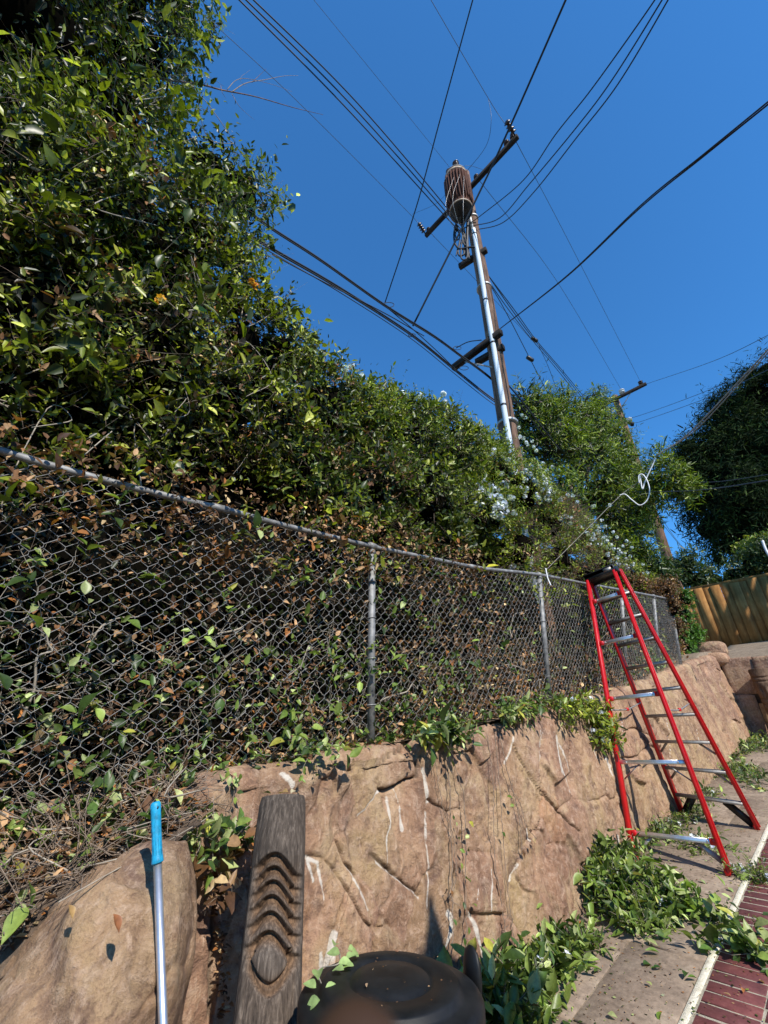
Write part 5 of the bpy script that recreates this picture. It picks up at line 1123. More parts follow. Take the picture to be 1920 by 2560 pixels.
# ================================================================== hedge, plumbago, leafy tree
hg = empty('hedge', (-3.1, 2.6, gz(2.6) + 1.25), 'dark glossy leaved hedge above the middle of the fence', 'hedge')
B_b = blob3([(880, 1070, 110, -2.9), (1000, 1110, 110, -3.0), (1090, 1130, 110, -3.0), (800, 1040, 120, -2.85), (900, 1220, 130, -2.8), (1040, 1250, 130, -2.8), (760, 1190, 110, -2.7), (1170, 1170, 90, -3.1), (850, 1000, 50, -2.9), (940, 1030, 60, -2.95), (1060, 1060, 50, -3.0), (1150, 1290, 90, -2.8), (980, 1340, 60, -2.6), (840, 1290, 70, -2.6), (1120, 1360, 50, -2.55)])
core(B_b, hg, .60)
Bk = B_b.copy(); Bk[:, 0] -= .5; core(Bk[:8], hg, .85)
P, d = on_blobs(B_b, 5200, .20, .5); P = behind_fence(P); Ag = sprigs(P, d * .7 + [.25, 0, .3] + rng.normal(size=P.shape) * .5, .17, 7, .050, .021, 'glossy', nb=d)
P2, d2 = on_blobs(B_b[[0, 1, 2, 3, 7, 8, 9, 10, 13, 11]], 2400, .08, .6); P2 = behind_fence(P2); Ag2 = sprigs(P2, d2 + [0, 0, .4] + rng.normal(size=P2.shape) * .4, .18, 8, .036, .014, 'yellow', nb=d2)
A3_, (tp_, td_) = shoots(B_b[[0, 1, 2, 3, 7, 8, 9, 10]], 130, .3, 12, .036, .013, 'willow')
A = cat(Ag, Ag2, A3_); A = split_big(A, 60, hg, 20); leafobj('foliage', [leaf_geo(*A)], M['leaf'], hg)
twigobj('twigs', P, d * .7 + rng.normal(size=P.shape) * .5, .18, .002, 'twig', hg); twigobj('shoot_stems', tp_, td_, .3, .002, 'twig', hg)
Pi, di = on_blobs(B_b, 1500, .08, .3, gate=0); leafobj('inner_foliage', [leaf_geo(*sprigs(behind_fence(Pi - di * .2), di * .4 + rng.normal(size=Pi.shape), .2, 6, .055, .026, 'deep_shade', nb=di))], M['leaf'], hg)
Pd, dd_ = on_blobs(B_b[[3, 4, 6, 12, 13]], 700, .1, .5); Pd = behind_fence(Pd); leafobj('withered_leaves', [leaf_geo(*sprigs(Pd, dd_, .08, 4, .032, .015, 'dry'))], M['dry'], hg)
flowerballs([onx(u, v, -2.95) for u, v in ((862, 922), (878, 915), (905, 942), (870, 965), (978, 978), (990, 975), (1005, 985), (1008, 1002), (1050, 990), (1108, 985), (1112, 1005), (1118, 1015), (1030, 1005), (1135, 1030), (1060, 1320), (838, 945))], .045, 22, 'flower', hg, .026, name='flower_cluster')
for u, v, u2, v2 in ((862, 922, 885, 990), (905, 942, 890, 1000), (978, 978, 985, 1040), (1005, 985, 1000, 1050), (1050, 990, 1045, 1050), (1110, 985, 1120, 1070)):
    mb = MB(); mb.tube([onx(u, v, -2.95), onx(u2, v2, -2.97)], .003, 5); mb.build('flower_stem', M['twig'], hg)

pb_ = empty('flowering_shrub', (-3.0, 5.5, gz(5.5) + 1.25), 'yellow green shrub with pale blue flowers spilling over the fence by the pole', 'shrub')
B_c = blob3([(1225, 1190, 75, -2.8), (1285, 1240, 90, -2.8), (1350, 1310, 80, -2.75), (1420, 1350, 65, -2.75), (1500, 1400, 55, -2.7), (1560, 1440, 42, -2.65), (1615, 1480, 38, -2.6), (1200, 1290, 90, -2.7), (1290, 1370, 70, -2.55), (1180, 1140, 50, -2.9), (1240, 1120, 35, -2.85), (1390, 1400, 50, -2.5), (1470, 1440, 35, -2.45)])
core(B_c, pb_, .6)
P, d = on_blobs(B_c, 5600, .18, .5); P = behind_fence(P); A = sprigs(P, d * .8 + [.2, 0, .4] + rng.normal(size=P.shape) * .5, .16, 8, .034, .014, 'yellow', nb=d)
A3_, (tp_, td_) = shoots(B_c, 90, .25, 10, .035, .014, 'yellow'); leafobj('foliage', [leaf_geo(*cat(A, A3_))], M['leaf'], pb_)
Pd, dd_ = on_blobs(B_c[[8, 11, 12, 2, 3, 4]], 2600, .1, .3); twigobj('brown_stems', behind_fence(Pd), dd_ + [.2, 0, -.5] + rng.normal(size=Pd.shape) * .7, .28, .0022, 'twig', pb_)
Pd = behind_fence(Pd)[:1200] + [.03, 0, 0]; leafobj('withered_leaves', [leaf_geo(*sprigs(Pd, dd_[:1200], .08, 3, .028, .013, 'dry'))], M['dry'], pb_)
FC = []
for cu, cv, su, sv, n in ((1235, 1240, 35, 25, 22), (1250, 1290, 18, 18, 10), (1190, 1230, 25, 20, 10), (1330, 1190, 45, 22, 18), (1380, 1230, 40, 20, 22), (1450, 1300, 28, 24, 16), (1500, 1345, 25, 18, 22), (1545, 1385, 22, 16, 18), (1200, 1125, 25, 18, 10), (1290, 1085, 10, 20, 6), (1305, 1050, 18, 8, 5), (1600, 1420, 14, 10, 6), (1320, 1120, 12, 25, 7), (1280, 1410, 8, 5, 1), (1180, 1080, 22, 22, 10)):
    for k in range(n):
        u, v = cu + rng.normal() * su, cv + rng.normal() * sv; FC.append(onx(u, v, -2.42 if u > 1400 else -2.45 if v > 1150 else -2.8))
FC = np.array(FC)
d_ = []
for c in FC:  # snap to the front of the blobs along the sight line
    q = norm(c); best = None
    for b in B_c:
        t = q @ b[:3]; h = b[3] ** 2 - (b[:3] @ b[:3] - t * t)
        if h > 0: s_ = t - math.sqrt(h); best = s_ if best is None else min(best, s_)
    d_.append(q * (best - .03 if best else np.linalg.norm(c) * 1.1))
flowerballs(d_, .036, 12, 'flower', pb_, .024, name='flower_cluster')

wt = empty('leafy_tree', (-4.0, 9.0, gz(9) + 1.25), 'light green narrow leaved tree between the two utility poles', 'tree')
B_d = blob3([(1315, 1020, 48, -3.4), (1350, 1090, 85, -3.5), (1430, 1075, 80, -3.6), (1490, 1065, 62, -3.7), (1505, 1130, 72, -3.7), (1440, 1185, 105, -3.5), (1545, 1215, 55, -3.6), (1510, 1290, 85, -3.5), (1570, 1320, 48, -3.4), (1400, 1020, 42, -3.6), (1490, 1000, 28, -3.8), (1340, 995, 22, -3.5), (1540, 1150, 30, -3.8), (1600, 1390, 38, -3.3), (1380, 1250, 70, -3.3), (1575, 1185, 34, -3.6), (1600, 1235, 38, -3.6), (1560, 1265, 50, -3.5), (1625, 1440, 26, -3.3), (1560, 1380, 40, -3.2)])
B_d2 = blob3([(1650, 1185, 34, 12), (1680, 1205, 30, 12), (1715, 1225, 18, 12), (1645, 1235, 28, 12), (1625, 1270, 26, 12), (1640, 1140, 16, 12)], 'd')
core(B_d, wt, .22)
P, d = on_blobs(B_d, 7600, .26, .35, gate=1.2); Pi, di = on_blobs(B_d, 3000, .08, .3, gate=0); Pi = Pi - di * .30; A = cat(sprigs(P, d * .6 + [.1, 0, .1] + rng.normal(size=P.shape) * .6, .34, 8, .105, .022, 'willow', up=-.25, nb=d), sprigs(Pi, di * .4 + rng.normal(size=Pi.shape), .34, 7, .12, .040, 'deep_shade', nb=di))
A3_, (tp_, td_) = shoots(B_d, 260, .55, 14, .10, .017, 'willow', .8); P4, d4 = on_blobs(B_d2, 900, .3, .4, gate=1.); A4_ = sprigs(P4, d4 * .7 + [.2, 0, 0] + rng.normal(size=P4.shape) * .5, .34, 8, .12, .022, 'willow', up=-.1, nb=d4); leafobj('foliage', [leaf_geo(*cat(A, A3_, A4_))], M['leaf'], wt)
mb = MB(); mb.tube(spline([B_d[5, :3], (B_d[8, :3] + B_d2[3, :3]) / 2, B_d2[0, :3]], 6), .03, 6); mb.build('limb', M['pole'], wt, True)
twigobj('twigs', tp_, td_, .55, .004, 'twig', wt)
mb = MB(); tb = B_d[5, :3]; mb.tube(spline([(tb[0] - .2, tb[1], gz(tb[1]) + 1.0), (tb[0], tb[1], tb[2] - 1.5), tb + [0, .3, .4]], 6), np.linspace(.11, .05, 13), 10); mb.build('trunk', M['pole'], wt, True)
for k in (1, 3, 7):
    mb = MB(); mb.tube(spline([tb + [0, 0, -1.2], (tb + B_d[k, :3]) / 2 + [0, 0, -.3], B_d[k, :3]], 5), .04, 7); mb.build('limb', M['pole'], wt, True)

def shrub(name, L, kind, nsp, tl, k, ll, lw, pal, label, cat_='shrub', coref=.65, shell=.2, up=.2, trunk=True, sh=0):
    B = blob3(L, kind); c = B[:, :3].mean(0); zb_g = float(terrain(np.array(c[0]), np.array(c[1]))); r = empty(name, (c[0], c[1], zb_g), label, cat_); core(B, r, coref)
    P, d = on_blobs(B, nsp, shell, .5); A = sprigs(P, d * .7 + [0, 0, .25] + rng.normal(size=P.shape) * .5, tl, k, ll, lw, pal, up=up, nb=d)
    if sh: A = cat(A, shoots(B, sh, tl * 1.8, k + 3, ll, lw, pal)[0])
    leafobj('foliage', [leaf_geo(*A)], M['needle' if pal == 'pine' else 'leaf'], r)
    if trunk:
        mb = MB(); mb.tube(spline([(c[0], c[1], zb_g - .1), (c[0] + .1, c[1], (zb_g + c[2]) / 2), c], 5), np.linspace(.05 * r_scale(B), .02 * r_scale(B), 11), 8); mb.build('trunk', M['pole'], r, True)
        for q in B[:4] if B[:,3].mean() > .8 else []:
            mb = MB(); mb.tube(spline([c * .5 + np.array([c[0], c[1], zb_g]) * .5, (c + q[:3]) / 2, q[:3]], 4), .018 * r_scale(B), 6); mb.build('limb', M['pole'], r, True)
    return r
def r_scale(B): return float(B[:, 3].mean() / .4)
shrub('bush', [(1700, 1440, 42, 17), (1745, 1450, 28, 17), (1610, 1420, 34, 12.6), (1720, 1405, 24, 17), (1640, 1440, 30, 13)], 'd', 1500, .3, 7, .09, .03, 'bush', 'dark green bush at the foot of the far utility pole', sh=30)
shrub('bush', [(1790, 1450, 20, 17.5), (1830, 1440, 26, 17.5), (1880, 1420, 34, 17.5), (1930, 1400, 50, 17.5)], 'd', 1500, .3, 7, .08, .03, 'bush', 'twiggy dark bush spilling over the top of the board fence', sh=60)
shrub('young_tree', [(1880, 1385, 28, 19), (1920, 1370, 32, 19)], 'd', 500, .3, 7, .10, .04, 'yellow', 'small yellow green sapling against the dark tree at the right edge', 'tree', coref=.3, sh=20)
shrub('weed_clump', [(1706, 1500, 22, 12.6), (1700, 1540, 30, 12.6), (1712, 1580, 33, 12.6), (1700, 1600, 26, 12.6), (1740, 1590, 14, 12.6), (1714, 1622, 18, 12.0)], 'd', 2500, .10, 7, .035, .018, 'weed', 'bright green feathery weeds at the far end of the chain link fence', 'weeds', trunk=False, coref=.8)
shrub('dry_vine_mound', [(1655, 1475, 26, 9.2), (1672, 1520, 24, 9.4), (1680, 1570, 22, 9.6), (1684, 1620, 18, 9.8), (1600, 1465, 16, 8.6), (1630, 1480, 16, 9)], 'd', 2200, .14, 6, .028, .012, 'dry', 'brown dried vine mound over the far end of the fence', 'vines', trunk=False, coref=.8)
shrub('bush', [(1700, 1655, 8, 11.5), (1640, 1640, 16, 9), (1600, 1690, 14, 8), (1620, 1660, 18, 8.4)], 'd', 260, .10, 6, .05, .025, 'cut', 'small green weeds on the wall top behind the ladder', 'weeds', trunk=False, coref=.3)
pn = shrub('conifer', [(1890, 1010, 75, 26), (1830, 1085, 75, 26), (1765, 1150, 62, 25), (1900, 1150, 110, 26), (1830, 1230, 95, 25), (1780, 1320, 48, 25), (1890, 1290, 100, 26), (1840, 1360, 50, 25), (1722, 1115, 26, 25), (1925, 930, 38, 26), (1800, 1030, 30, 26), (1740, 1260, 35, 25), (1980, 1150, 120, 26), (1730, 1170, 40, 25), (1800, 1400, 22, 25), (1880, 950, 22, 26)], 'd', 12000, .7, 9, .20, .032, 'pine', 'large dark feathery conifer filling the right edge above the board fence', 'tree', coref=.62, shell=.22, up=-.3, sh=260)
# unseen building added right of the camera to block part of the sky light
hs = empty('added_house', (7.5, 2, gz(2)), 'unseen beige building added beside the yard to block sky light', 'added_house')
mb = MB(); mb.box((8.0, 2, gz(2) + 1.3), (5.0, 22, 5.2)); mb.build('wall', M['joint'], hs)
mb = MB(); V = [(4.9, -9.6, gz(2) + 3.9), (11.1, -9.6, gz(2) + 3.9), (8, -9.6, gz(2) + 5.2), (4.9, 13.6, gz(2) + 3.9), (11.1, 13.6, gz(2) + 3.9), (8, 13.6, gz(2) + 5.2)]
mb.add(V, [np.array([[0, 2, 5, 3], [1, 4, 5, 2], [0, 3, 4, 1]]), np.array([[0, 1, 2], [3, 5, 4]])]); mb.build('roof', M['slab'], hs)
for yw in (-5, 0, 5, 9):
    mb = MB(); mb.box((5.49, yw, gz(2) + 1.9), (.06, 1.6, 1.2), bev=.01); wf = mb.build('window', M['white'], hs); mb = MB(); mb.box((5.455, yw, gz(2) + 1.9), (.02, 1.4, 1.0)); mb.build('pane', M['black'], wf)
# a yard tree just outside the frame; its limbs shade the board fence
yt = empty('yard_tree', (1.3, 14.0, gz(12) + 1.5), 'bare limbed yard tree outside the right edge shading the board fence', 'tree')
def lim(p, q, r0, r1, nm='limb'):
    p = np.array(p, float) + SUN_POS * 4.5; q = np.array(q, float) + SUN_POS * 4.5; mb = MB(); mb.tube(spline([p, (p + q) / 2 + [.03, 0, .05], q], 5), np.linspace(r0, r1, 11), 9); mb.build(nm, M['pole'], yt, True)
lim((-2.05, 15, 2.6), (-1.05, 15, 4.5), .14, .11); lim((-1.5, 15, 2.6), (-.8, 15, 4.2), .10, .07); lim((-1.25, 15, 2.9), (-2.0, 15, 4.4), .05, .03); lim((-1.0, 15, 1.0), (-1.6, 15, 2.7), .2, .15, 'trunk')
# ================================================================== clippings and ground litter
def pile(name, label, discs, n, pal='cut', ll=.05, lw=.022, k=7, tl=.16, cat_='clippings', nsingle=0, lie=.35, flowers=0):
    Ds = []
    for u, v, rx, ry, h in discs: c = ong(u, v); Ds.append([c[0], c[1], rx, ry, h])
    Ds = np.array(Ds); r = empty(name, (Ds[0, 0], Ds[0, 1], gz(Ds[0, 1])), label, cat_)
    w_ = Ds[:, 2] * Ds[:, 3]; b = rng.choice(len(Ds), n, p=w_ / w_.sum()); a = rng.random(n) * 6.283; q = np.sqrt(rng.random(n)) * (1 + .15 * rng.normal(size=n)).clip(.2, 1.3)
    x = Ds[b, 0] + q * Ds[b, 2] * np.cos(a); y = Ds[b, 1] + q * Ds[b, 3] * np.sin(a); h = Ds[b, 4] * np.sqrt(np.clip(1 - q ** 2, 0, 1)) * (.55 + .45 * rng.random(n)) + .006
    x = np.maximum(x, -1.88 + 0 * x); P = np.stack([x, y, gz(y) + h], -1); d = norm(np.stack([np.cos(a) * q, np.sin(a) * q, .5 * Ds[b, 4] / .2 + .12 + 0 * q], -1))
    D = norm(d * .6 + rng.normal(size=P.shape) * [.8, .8, lie]); A = sprigs(P, D, tl * rng.uniform(.5, 1.3, n), k, ll, lw, pal, up=.12, nb=np.tile([.3, -.1, 1.], (n, 1)))
    A[0][:, 2] = np.maximum(A[0][:, 2], gz(A[0][:, 1]) + .004)
    if nsingle: A = split_big(A, nsingle, r, 14)
    leafobj('leaves', [leaf_geo(*A)], M['leaf'], r); twigobj('stems', P, D, tl, .0016, 'vine_pale', r)
    cs = [np.array([*Dd[:2], gz(Dd[1])]) for Dd in Ds if Dd[4] > .12]
    if cs:
        mb = MB(); bm = bmesh.new(); bmesh.ops.create_icosphere(bm, subdivisions=3, radius=1); V = np.array([v.co[:] for v in bm.verts]); F3 = np.array([[v.index for v in f_.verts] for f_ in bm.faces]); bm.free()
        for Dd in Ds:
            if Dd[4] > .12: mb.add(V * [Dd[2] * .72, Dd[3] * .72, Dd[4] * .62] + [Dd[0], Dd[1], gz(Dd[1])], [F3])
        o = mb.build('shade_core', M['dark'], r, True); o['kind'] = 'stuff'  # near-black fill painted as shade inside the heap
    for k2 in range(flowers):
        i = rng.integers(n); flowerballs([P[i] + [0, 0, .02]], .020, 6, 'flower', r, .020, name='flower_cluster')
    return r
pile('clippings_pile', 'large heap of green vine clippings with blue flowers beside the ladder foot', [(1500, 2215, .13, .20, .25), (1545, 2270, .14, .18, .20), (1620, 2250, .16, .20, .13), (1680, 2280, .10, .13, .05), (1600, 2315, .12, .12, .05), (1520, 2160, .09, .12, .17), (1440, 2370, .08, .12, .04)], 560, ll=.050, lw=.022, nsingle=90, flowers=12)
pile('clippings_pile', 'leafy green clippings heaped against the wall at the bottom edge by the bin', [(1270, 2560, .12, .14, .16), (1300, 2490, .10, .12, .09), (1230, 2640, .18, .12, .22), (1390, 2400, .10, .14, .04), (1340, 2440, .06, .10, .04)], 270, ll=.060, lw=.027, nsingle=70, flowers=4)
pile('clippings_pile', 'thin scatter of green clippings under and behind the ladder', [(1640, 2080, .22, .35, .03), (1720, 2040, .2, .3, .025), (1760, 2120, .18, .2, .02), (1600, 2110, .12, .25, .06), (1830, 1930, .2, .5, .03), (1750, 1990, .15, .3, .03)], 430, ll=.038, lw=.015, flowers=14)
pile('clippings_pile', 'sparse green cuttings along the far foot of the wall', [(1880, 1950, .2, .6, .04), (1850, 1880, .2, .9, .06), (1900, 1860, .3, 1.0, .03)], 300, ll=.045, lw=.02, flowers=3)
pile('leaf_sprig', 'cut leafy sprig lying on the red bricks at the right edge', [(1895, 2390, .07, .08, .05), (1915, 2420, .06, .06, .03)], 26, ll=.055, lw=.03, nsingle=40)
pile('leaf_sprig', 'trailing cut sprig crossing the pale edging toward the bricks', [(1790, 2330, .05, .16, .03), (1815, 2370, .04, .1, .02), (1760, 2280, .05, .1, .03)], 22, ll=.055, lw=.03, nsingle=60)
pile('clippings_pile', 'small green cuttings with blue petals on the edging strip', [(1880, 2190, .12, .06, .02), (1905, 2200, .1, .05, .02)], 60, ll=.03, lw=.012, flowers=5)
# loose fallen leaves, each its own
lm = single_leaf_mesh(); lp = [(1650, 2390, 'green leaf lying alone on the paving between the two clipping heaps', (.22, .34, .08), .075), (1720, 2440, 'dark folded leaf on the paving by the edging joint', (.05, .10, .025), .06), (1610, 2420, 'dark curled leaf on the paving left of the lone green leaf', (.05, .10, .02), .06), (1635, 2430, 'small dark leaf beside the lone green leaf', (.04, .09, .02), .05),
      (1632, 2473, 'pale yellow green leaf on the middle paving slab', (.42, .48, .18), .035), (1745, 2455, 'green leaf half under the dark folded leaf', (.14, .24, .04), .05), (1860, 2480, 'tiny orange leaf on the bricks', (.4, .16, .05), .03), (1830, 2500, 'tan curled leaf on the bricks', (.45, .28, .15), .03), (1900, 2460, 'tan leaf on the bricks at the right edge', (.42, .25, .12), .03), (1655, 2540, 'green leaf on the paving at the bottom edge', (.18, .28, .05), .05), (1520, 2545, 'pale leaf on the paving at the bottom edge', (.4, .45, .2), .05), (1820, 2225, 'pale green leaf near the right ladder foot', (.35, .45, .16), .05), (1750, 2205, 'pale leaf left of the right ladder foot', (.36, .46, .2), .05), (1460, 2315, 'orange dead leaf at the wall foot by the big heap', (.4, .15, .05), .06)]
for u, v, lab, c, L in lp:
    p = ong(u, v); o = bpy.data.objects.new('fallen_leaf', lm); COL.objects.link(o); o.location = (p[0], p[1], p[2] + .014); o.rotation_euler = (rnd.uniform(-.35, .35), rnd.uniform(-.3, .3), rnd.uniform(0, 6.28)); o.scale = (L, L * .55, L); o.color = (*c, 1); tag(o, lab, 'leaf', 'loose leaves on the ground')
# crumbs of litter
def litter(name, label, n, fn_, ll, pal, mat='dry', shape='quad', cat_='leaf litter'):
    P = fn_(n); D = norm(rng.normal(size=(len(P), 3)) * [1, 1, .15]); Nn = norm(np.array([.2, 0, 1.]) + rng.normal(size=(len(P), 3)) * .35); L = ll * rng.uniform(.4, 1.5, len(P)); o = leafobj(name, [leaf_geo(P, D, Nn, L, L * .5, pickcol(pal, len(P)), shape)], M[mat], None); tag(o, label, cat_)
def strip(n):
    y = 1.6 + 10 * rng.random(n) ** 1.6; x = -1.9 + 1.15 * rng.random(n) ** 1.7; return np.stack([x, y, gz(y) + .004 + .006 * rng.random(n)], -1)
litter('litter', 'fine brown leaf crumbs scattered over the paving', 5200, strip, .012, 'dry'); litter('litter', 'small green leaf bits scattered over the paving', 1500, strip, .020, 'cut', 'leaf')
def banklit(n):
    y = -.3 + 1.2 * rng.random(n); x = -1.86 - .32 * rng.random(n); return np.stack([x, y, bankz(x, y) + .008 + .02 * rng.random(n)], -1)
litter('litter', 'dry brown leaves strewn over the soil bank behind the boulder', 900, banklit, .032, 'dry', shape='hex'); litter('litter', 'few fresh green leaves on the soil bank', 60, banklit, .045, 'cut', 'leaf', 'hex')
def toplit(n):
    y = .85 + 10.5 * rng.random(n) ** 1.7; x = -2.08 - .10 * rng.random(n); return np.stack([x, y, gz(y) + 1.262 + .02 * rng.random(n)], -1)
litter('litter', 'dry orange leaves lying along the wall top', 700, toplit, .034, 'dry', shape='hex'); litter('litter', 'green leaves lying along the wall top', 420, toplit, .040, 'cut', 'leaf', 'hex')
# greenery creeping over the wall edge
def ledge(name, label, pts, n, ll, lw, pal='cut', hang=0, flowers=0):
    c = np.array([face_xyz(*q) for q in pts]); r = empty(name, c[0], label, 'vines'); b = rng.integers(len(c), size=n); P = c[b] + rng.normal(size=(n, 3)) * [.02, .10, .03] + [.02, 0, .02]
    P[:, 2] -= hang * rng.random(n) ** 1.5; P[:, 0] += .04 * (hang > 0); P[:, 0] = np.maximum(P[:, 0], -1.88 - .12 * (P[:, 2] - gz(P[:, 1])) + .015)
    D = norm(rng.normal(size=(n, 3)) + [.5, .2, .1 - hang]); A = sprigs(P, D, .11, 6, ll, lw, pal, nb=np.tile([1., 0, .8], (n, 1)), up=.0); A = split_big(A, 24, r, 13); leafobj('leaves', [leaf_geo(*A)], M['leaf'], r); twigobj('stems', P, D, .11, .0014, 'vine_pale', r)
    for k in range(flowers): flowerballs([P[rng.integers(n)] + [.03, 0, .01]], .022, 7, 'flower', r, .02, name='flower_cluster')
    return r
def face_xyz(u, v, off=0.0):
    y, h = face_pt(u, v); return np.array([-1.88 - .12 * h + off, y, gz(y) + h])
ledge('creeping_vine', 'thick leafy vine with blue flowers hanging over the wall top behind the ladder leg', [(1400, 1765), (1430, 1755), (1460, 1760), (1480, 1780), (1500, 1790), (1500, 1820), (1485, 1830)], 230, .05, .018, 'yellow', .12, 12)
ledge('creeping_vine', 'green vine lying along the wall top left of the second post', [(1260, 1790), (1300, 1780), (1340, 1770), (1380, 1758)], 70, .05, .02, 'cut', .0)
ledge('creeping_vine', 'leafy tuft on the wall top in the middle of the wall', [(1075, 1832), (1095, 1835), (1120, 1835), (1060, 1840)], 34, .055, .026, 'cut', .05)
ledge('creeping_vine', 'green sprig creeping over the wall top above the totem', [(760, 1890), (800, 1888), (1150, 1838)], 20, .04, .02, 'cut', .0)
# hanging vines on the wall face
def hang(label, pts, leaves, r_=.0026, dead=False, ll=.035, curl=6):
    sp = spline([face_xyz(u, v, .022) for u, v in pts], 10); sp += rng.normal(size=sp.shape) * [.002, .003, 0]; t = empty('hanging_vine', sp[0], label, 'vine', 'thin vines hanging down the wall face'); mb = MB(); mb.tube(sp, r_, 5); mb.build('stem', M['twig'], t, True)
    if leaves:
        P = np.array([face_xyz(u, v, .03) for u, v in leaves]); n = len(P); D = norm(rng.normal(size=(n, 3)) * .5 + [.3, .1, -.6]); Nn = norm(np.tile([1., -.2, .5], (n, 1)) + .2 * rng.normal(size=(n, 3))); L = ll * rng.uniform(.8, 1.3, n); single_leaves(P, D, Nn, L, L * .55, pickcol('dry' if dead else 'cut', n) * (1 if dead else 1.25), t)
    m2 = MB()
    for k in range(curl):
        q = sp[rng.integers(len(sp) // 4, len(sp))]; m2.tube(spline([q, q + rng.normal(size=3) * .012 + [.006, 0, 0], q + rng.normal(size=3) * .02 + [.008, 0, 0]], 4), .0011, 4)
    if curl: m2.build('tendrils', M['twig'], t, kind='stuff')
Zp = lambda L: [(700 + x * .42194, 1800 + y * .42194) for x, y in L]
hang('long thin vine with yellow green leaves hanging beside the bin', Zp([(960, 130), (985, 350), (990, 560), (1000, 800), (1000, 1000), (1005, 1200), (995, 1400)]), Zp([(1000, 560), (1020, 600), (1030, 690), (1040, 760), (1018, 1210)]), .0030, ll=.028)
hang('long vine with bright leaves down the middle of the wall', Zp([(1000, 200), (1070, 450), (1080, 700), (1080, 950), (1085, 1200), (1070, 1450), (1072, 1560)]), Zp([(1045, 840), (1072, 930), (1060, 1070), (1115, 1080), (1090, 1215), (1060, 1280), (1095, 600), (1098, 680), (1092, 750)]), .0028, ll=.040)
hang('bare thin vine reaching the clippings from the wall top', Zp([(1210, 80), (1240, 300), (1250, 500), (1255, 800), (1290, 1050), (1320, 1300), (1330, 1480)]), Zp([(1310, 1290)]), .0025)
hang('straight bare vine right of the bare thin one', Zp([(1260, 80), (1285, 400), (1300, 640), (1320, 900), (1350, 1150), (1370, 1350), (1385, 1560)]), Zp([(1290, 660), (1320, 450), (1340, 510)]), .0025)
hang('vine with dried brown leaves below the ledge crack', Zp([(1290, 90), (1330, 300), (1380, 480), (1410, 650), (1415, 800)]), Zp([(1460, 640), (1470, 700), (1455, 730), (1415, 760)]), .003, True, .035, 10)
hang('short brown vine curling near the crack', Zp([(1330, 380), (1400, 480), (1440, 620), (1500, 700)]), [], .0022)
hang('thin vine falling from the middle tuft', Zp([(890, 110), (910, 280), (930, 420), (960, 560), (1010, 700), (1020, 960), (970, 1050)]), Zp([(1040, 640), (960, 990), (985, 1000)]), .0022, True, .03, 10)
Zq = lambda L: [(300 + x * .3617, 1900 + y * .3617) for x, y in L]
hang('leafy vine trailing over the wall left of the totem', Zq([(700, 60), (750, 110), (770, 180), (765, 260), (740, 380), (720, 480), (710, 540)]), Zq([(730, 70), (760, 90), (740, 110), (780, 110), (800, 130), (770, 160), (785, 220), (770, 250), (740, 400), (690, 70), (810, 90), (755, 130)]), .0018, ll=.034)
hang('short leafy vine beside the boulder top', Zq([(570, 120), (600, 250), (620, 350), (610, 450), (600, 560)]), Zq([(590, 320), (625, 280), (620, 390), (620, 440), (640, 350)]), .0015, ll=.034)
cl = ledge('creeping_vine', 'green leaf cluster in the gap between the boulder and the wall', [(300 + x * .3617, 1900 + y * .3617) for x, y in ((500, 540), (560, 530), (600, 560), (640, 590), (450, 550))], 26, .045, .022, 'cut', .04)
ledge('creeping_vine', 'dry orange leaves wedged in the gap beside the boulder', [(300 + x * .3617, 1900 + y * .3617) for x, y in ((680, 700), (690, 800), (690, 880), (660, 1000))], 14, .05, .028, 'dry', .05)
def crevice(n):
    t = rng.random(n); u = 300 + .3617 * (640 + 60 * t + rng.normal(size=n) * 20 - 80 * (t - .5) ** 2); v = 1900 + .3617 * (650 + 1100 * t); return np.array([face_xyz(a, b, .03) for a, b in zip(u, v)])
litter('litter', 'dry leaf crumbs in the crevice between the boulder and the wall', 160, crevice, .022, 'dry', shape='hex')
# leaves on the bin lid, on the totem and on the boulder
sl = empty('leaf_sprig', onz(870, 2440, -.56), 'pale green leaf sprig lying on the left of the black bin lid', 'leaves')
Pq = [(850, 2385, .05), (865, 2400, .05), (880, 2390, .045), (845, 2410, .05), (870, 2375, .04), (860, 2425, .045), (795, 2425, .06), (820, 2440, .05), (812, 2480, .05), (800, 2500, .055), (835, 2365, .05), (885, 2415, .04), (790, 2470, .05)]
n = len(Pq); P = np.array([onz(u, v, -.545 - .022 * (u < 830)) for u, v, _ in Pq]); D = norm(rng.normal(size=(n, 3)) * [1, 1, .2]); L = np.array([q[2] for q in Pq]) * .85; single_leaves(P, D, norm(np.tile([.4, -.3, 1.], (n, 1)) + .3 * rng.normal(size=(n, 3))), L, L * .62, np.tile([.34, .46, .17], (n, 1)) * rng.uniform(.8, 1.2, (n, 1)), sl)
mb = MB(); mb.tube(spline([P[0], P[3], P[6], P[8]], 5), .0016, 5); mb.build('stem', M['vine_pale'], sl, True)
def lidlit(n):
    a = rng.random(n) * 6.283; q = np.sqrt(rng.random(n)) * (BR - .07); return np.stack([BC[0] + q * np.cos(a), BC[1] + q * np.sin(a), BC[2] + .035 + 0 * a], -1)
litter('litter', 'fine pale crumbs and dust specks on the black bin lid', 55, lidlit, .0042, 'dry')
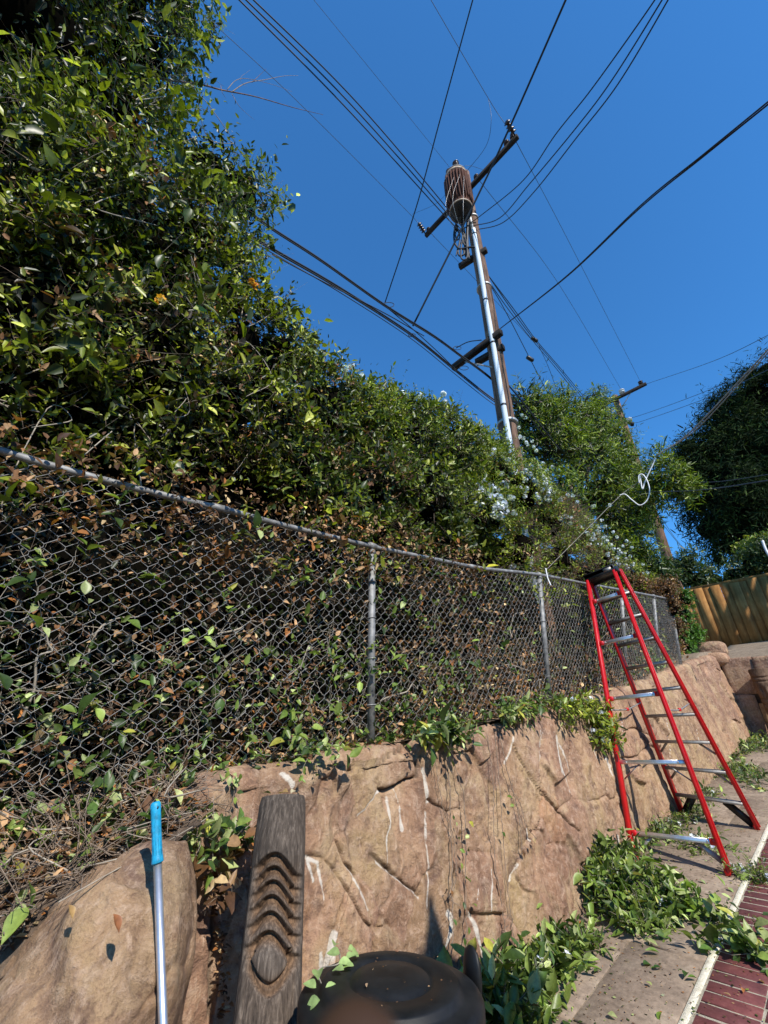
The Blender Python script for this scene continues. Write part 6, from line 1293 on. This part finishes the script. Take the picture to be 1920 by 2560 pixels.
for u, v, z, lab, c, L in ((987, 2378, -.560, 'small brown leaf on the back of the bin lid', (.28, .15, .09), .016), (918, 2458, -.548, 'tiny tan leaf in the middle of the bin lid', (.5, .33, .2), .012), (775, 2530, -.60, 'curled orange brown leaf on the left rim of the bin', (.40, .17, .07), .05)):
    p = onz(u, v, z); o = bpy.data.objects.new('fallen_leaf', lm); COL.objects.link(o); o.location = tuple(p); o.rotation_euler = (.2, .1, rnd.uniform(0, 6)); o.scale = (L, L * .6, L); o.color = (*c, 1); tag(o, lab, 'leaf')
for k, (u, v, c, L, lab) in enumerate(((700, 1978, (.5, .32, .14), .05, 'curled tan leaf resting on the totem top'), (725, 1983, (.6, .52, .34), .035, 'pale leaf resting on the totem top'), (680, 1985, (.2, .24, .05), .03, 'small green leaf resting on the totem top'))):
    p = TT - Td * .012 + Ts * ((u - 708) / 1084 * 1.7); o = bpy.data.objects.new('fallen_leaf', lm); COL.objects.link(o); o.location = tuple(p); o.rotation_euler = (.3, -.3, k * 2.); o.scale = (L, L * .55, L); o.color = (*c, 1); tag(o, lab, 'leaf')
for u, v, x, c, L, lab in ((283, 2285, -1.50, (.30, .12, .05), .045, 'orange brown leaf lying on the big boulder'), (435, 1972, -1.97, (.55, .58, .25), .07, 'large pale leaf on the soil above the boulder'), (172, 2262, -1.62, (.40, .25, .1), .035, 'yellow brown leaf on the upper edge of the boulder')):
    p = onx(u, v, x); o = bpy.data.objects.new('fallen_leaf', lm); COL.objects.link(o); o.location = tuple(p); o.rotation_euler = (.1, .75, .6); o.scale = (L, L * .5, L); o.color = (*c, 1); tag(o, lab, 'leaf')

# ================================================================== photographer's hand, fingertip in front of the lens
def hand():
    cz_ = .068; tipP = None
    def cp3(u, v, z):
        x = (u - CX) / F_PX * z; y = -(v - CY) / F_PX * z; q = (x, z * cp_ - y * sp_, z * sp_ + y * cp_); return np.array([cy_ * q[0] - sy_ * q[1], sy_ * q[0] + cy_ * q[1], q[2]])
    verts, edges, rad = [], [], []
    def chain(pts, rs, root=None):
        idx = []
        for p, r in zip(pts, rs): verts.append(p); rad.append(r); idx.append(len(verts) - 1)
        if root is not None: edges.append((root, idx[0]))
        edges.extend(zip(idx[:-1], idx[1:])); return idx
    wr = chain([cp3(1500, 5200, .07), cp3(1300, 4500, .07), cp3(1150, 4000, .07)], [.028, .034, .034])
    chain([cp3(1000, 3450, .068), cp3(900, 2960, .068), cp3(888, 2700, .066), cp3(885, 2570, .066)], [.010, .0098, .0095, .0076], wr[-1])
    for k, (u, v) in enumerate(((1250, 3500), (1450, 3560), (1620, 3700))): chain([cp3(u, v, .07), cp3(u + 30, v - 300 + 40 * k, .06), cp3(u + 20, v - 420 + 50 * k, .045)], [.0095, .0085, .0070], wr[-1])
    chain([cp3(800, 4300, .06), cp3(600, 4050, .05), cp3(520, 3850, .04)], [.011, .010, .008], wr[1])
    me = bpy.data.meshes.new('person'); me.from_pydata([tuple(v) for v in verts], edges, []); me.update(); o = bpy.data.objects.new('person', me); COL.objects.link(o)
    md = o.modifiers.new('skin', 'SKIN'); 
    for i, r in enumerate(rad): me.skin_vertices[0].data[i].radius = (r, r)
    me.skin_vertices[0].data[0].use_root = True
    o.modifiers.new('sub', 'SUBSURF').levels = 2; o.modifiers['sub'].render_levels = 2; me.materials.append(M['skin'])
    tag(o, 'blurred brown fingertip of the photographer poking into the bottom edge over the bin', 'person')
hand()
print('foliage tris', LOG['tri'], 'bricks', nb)
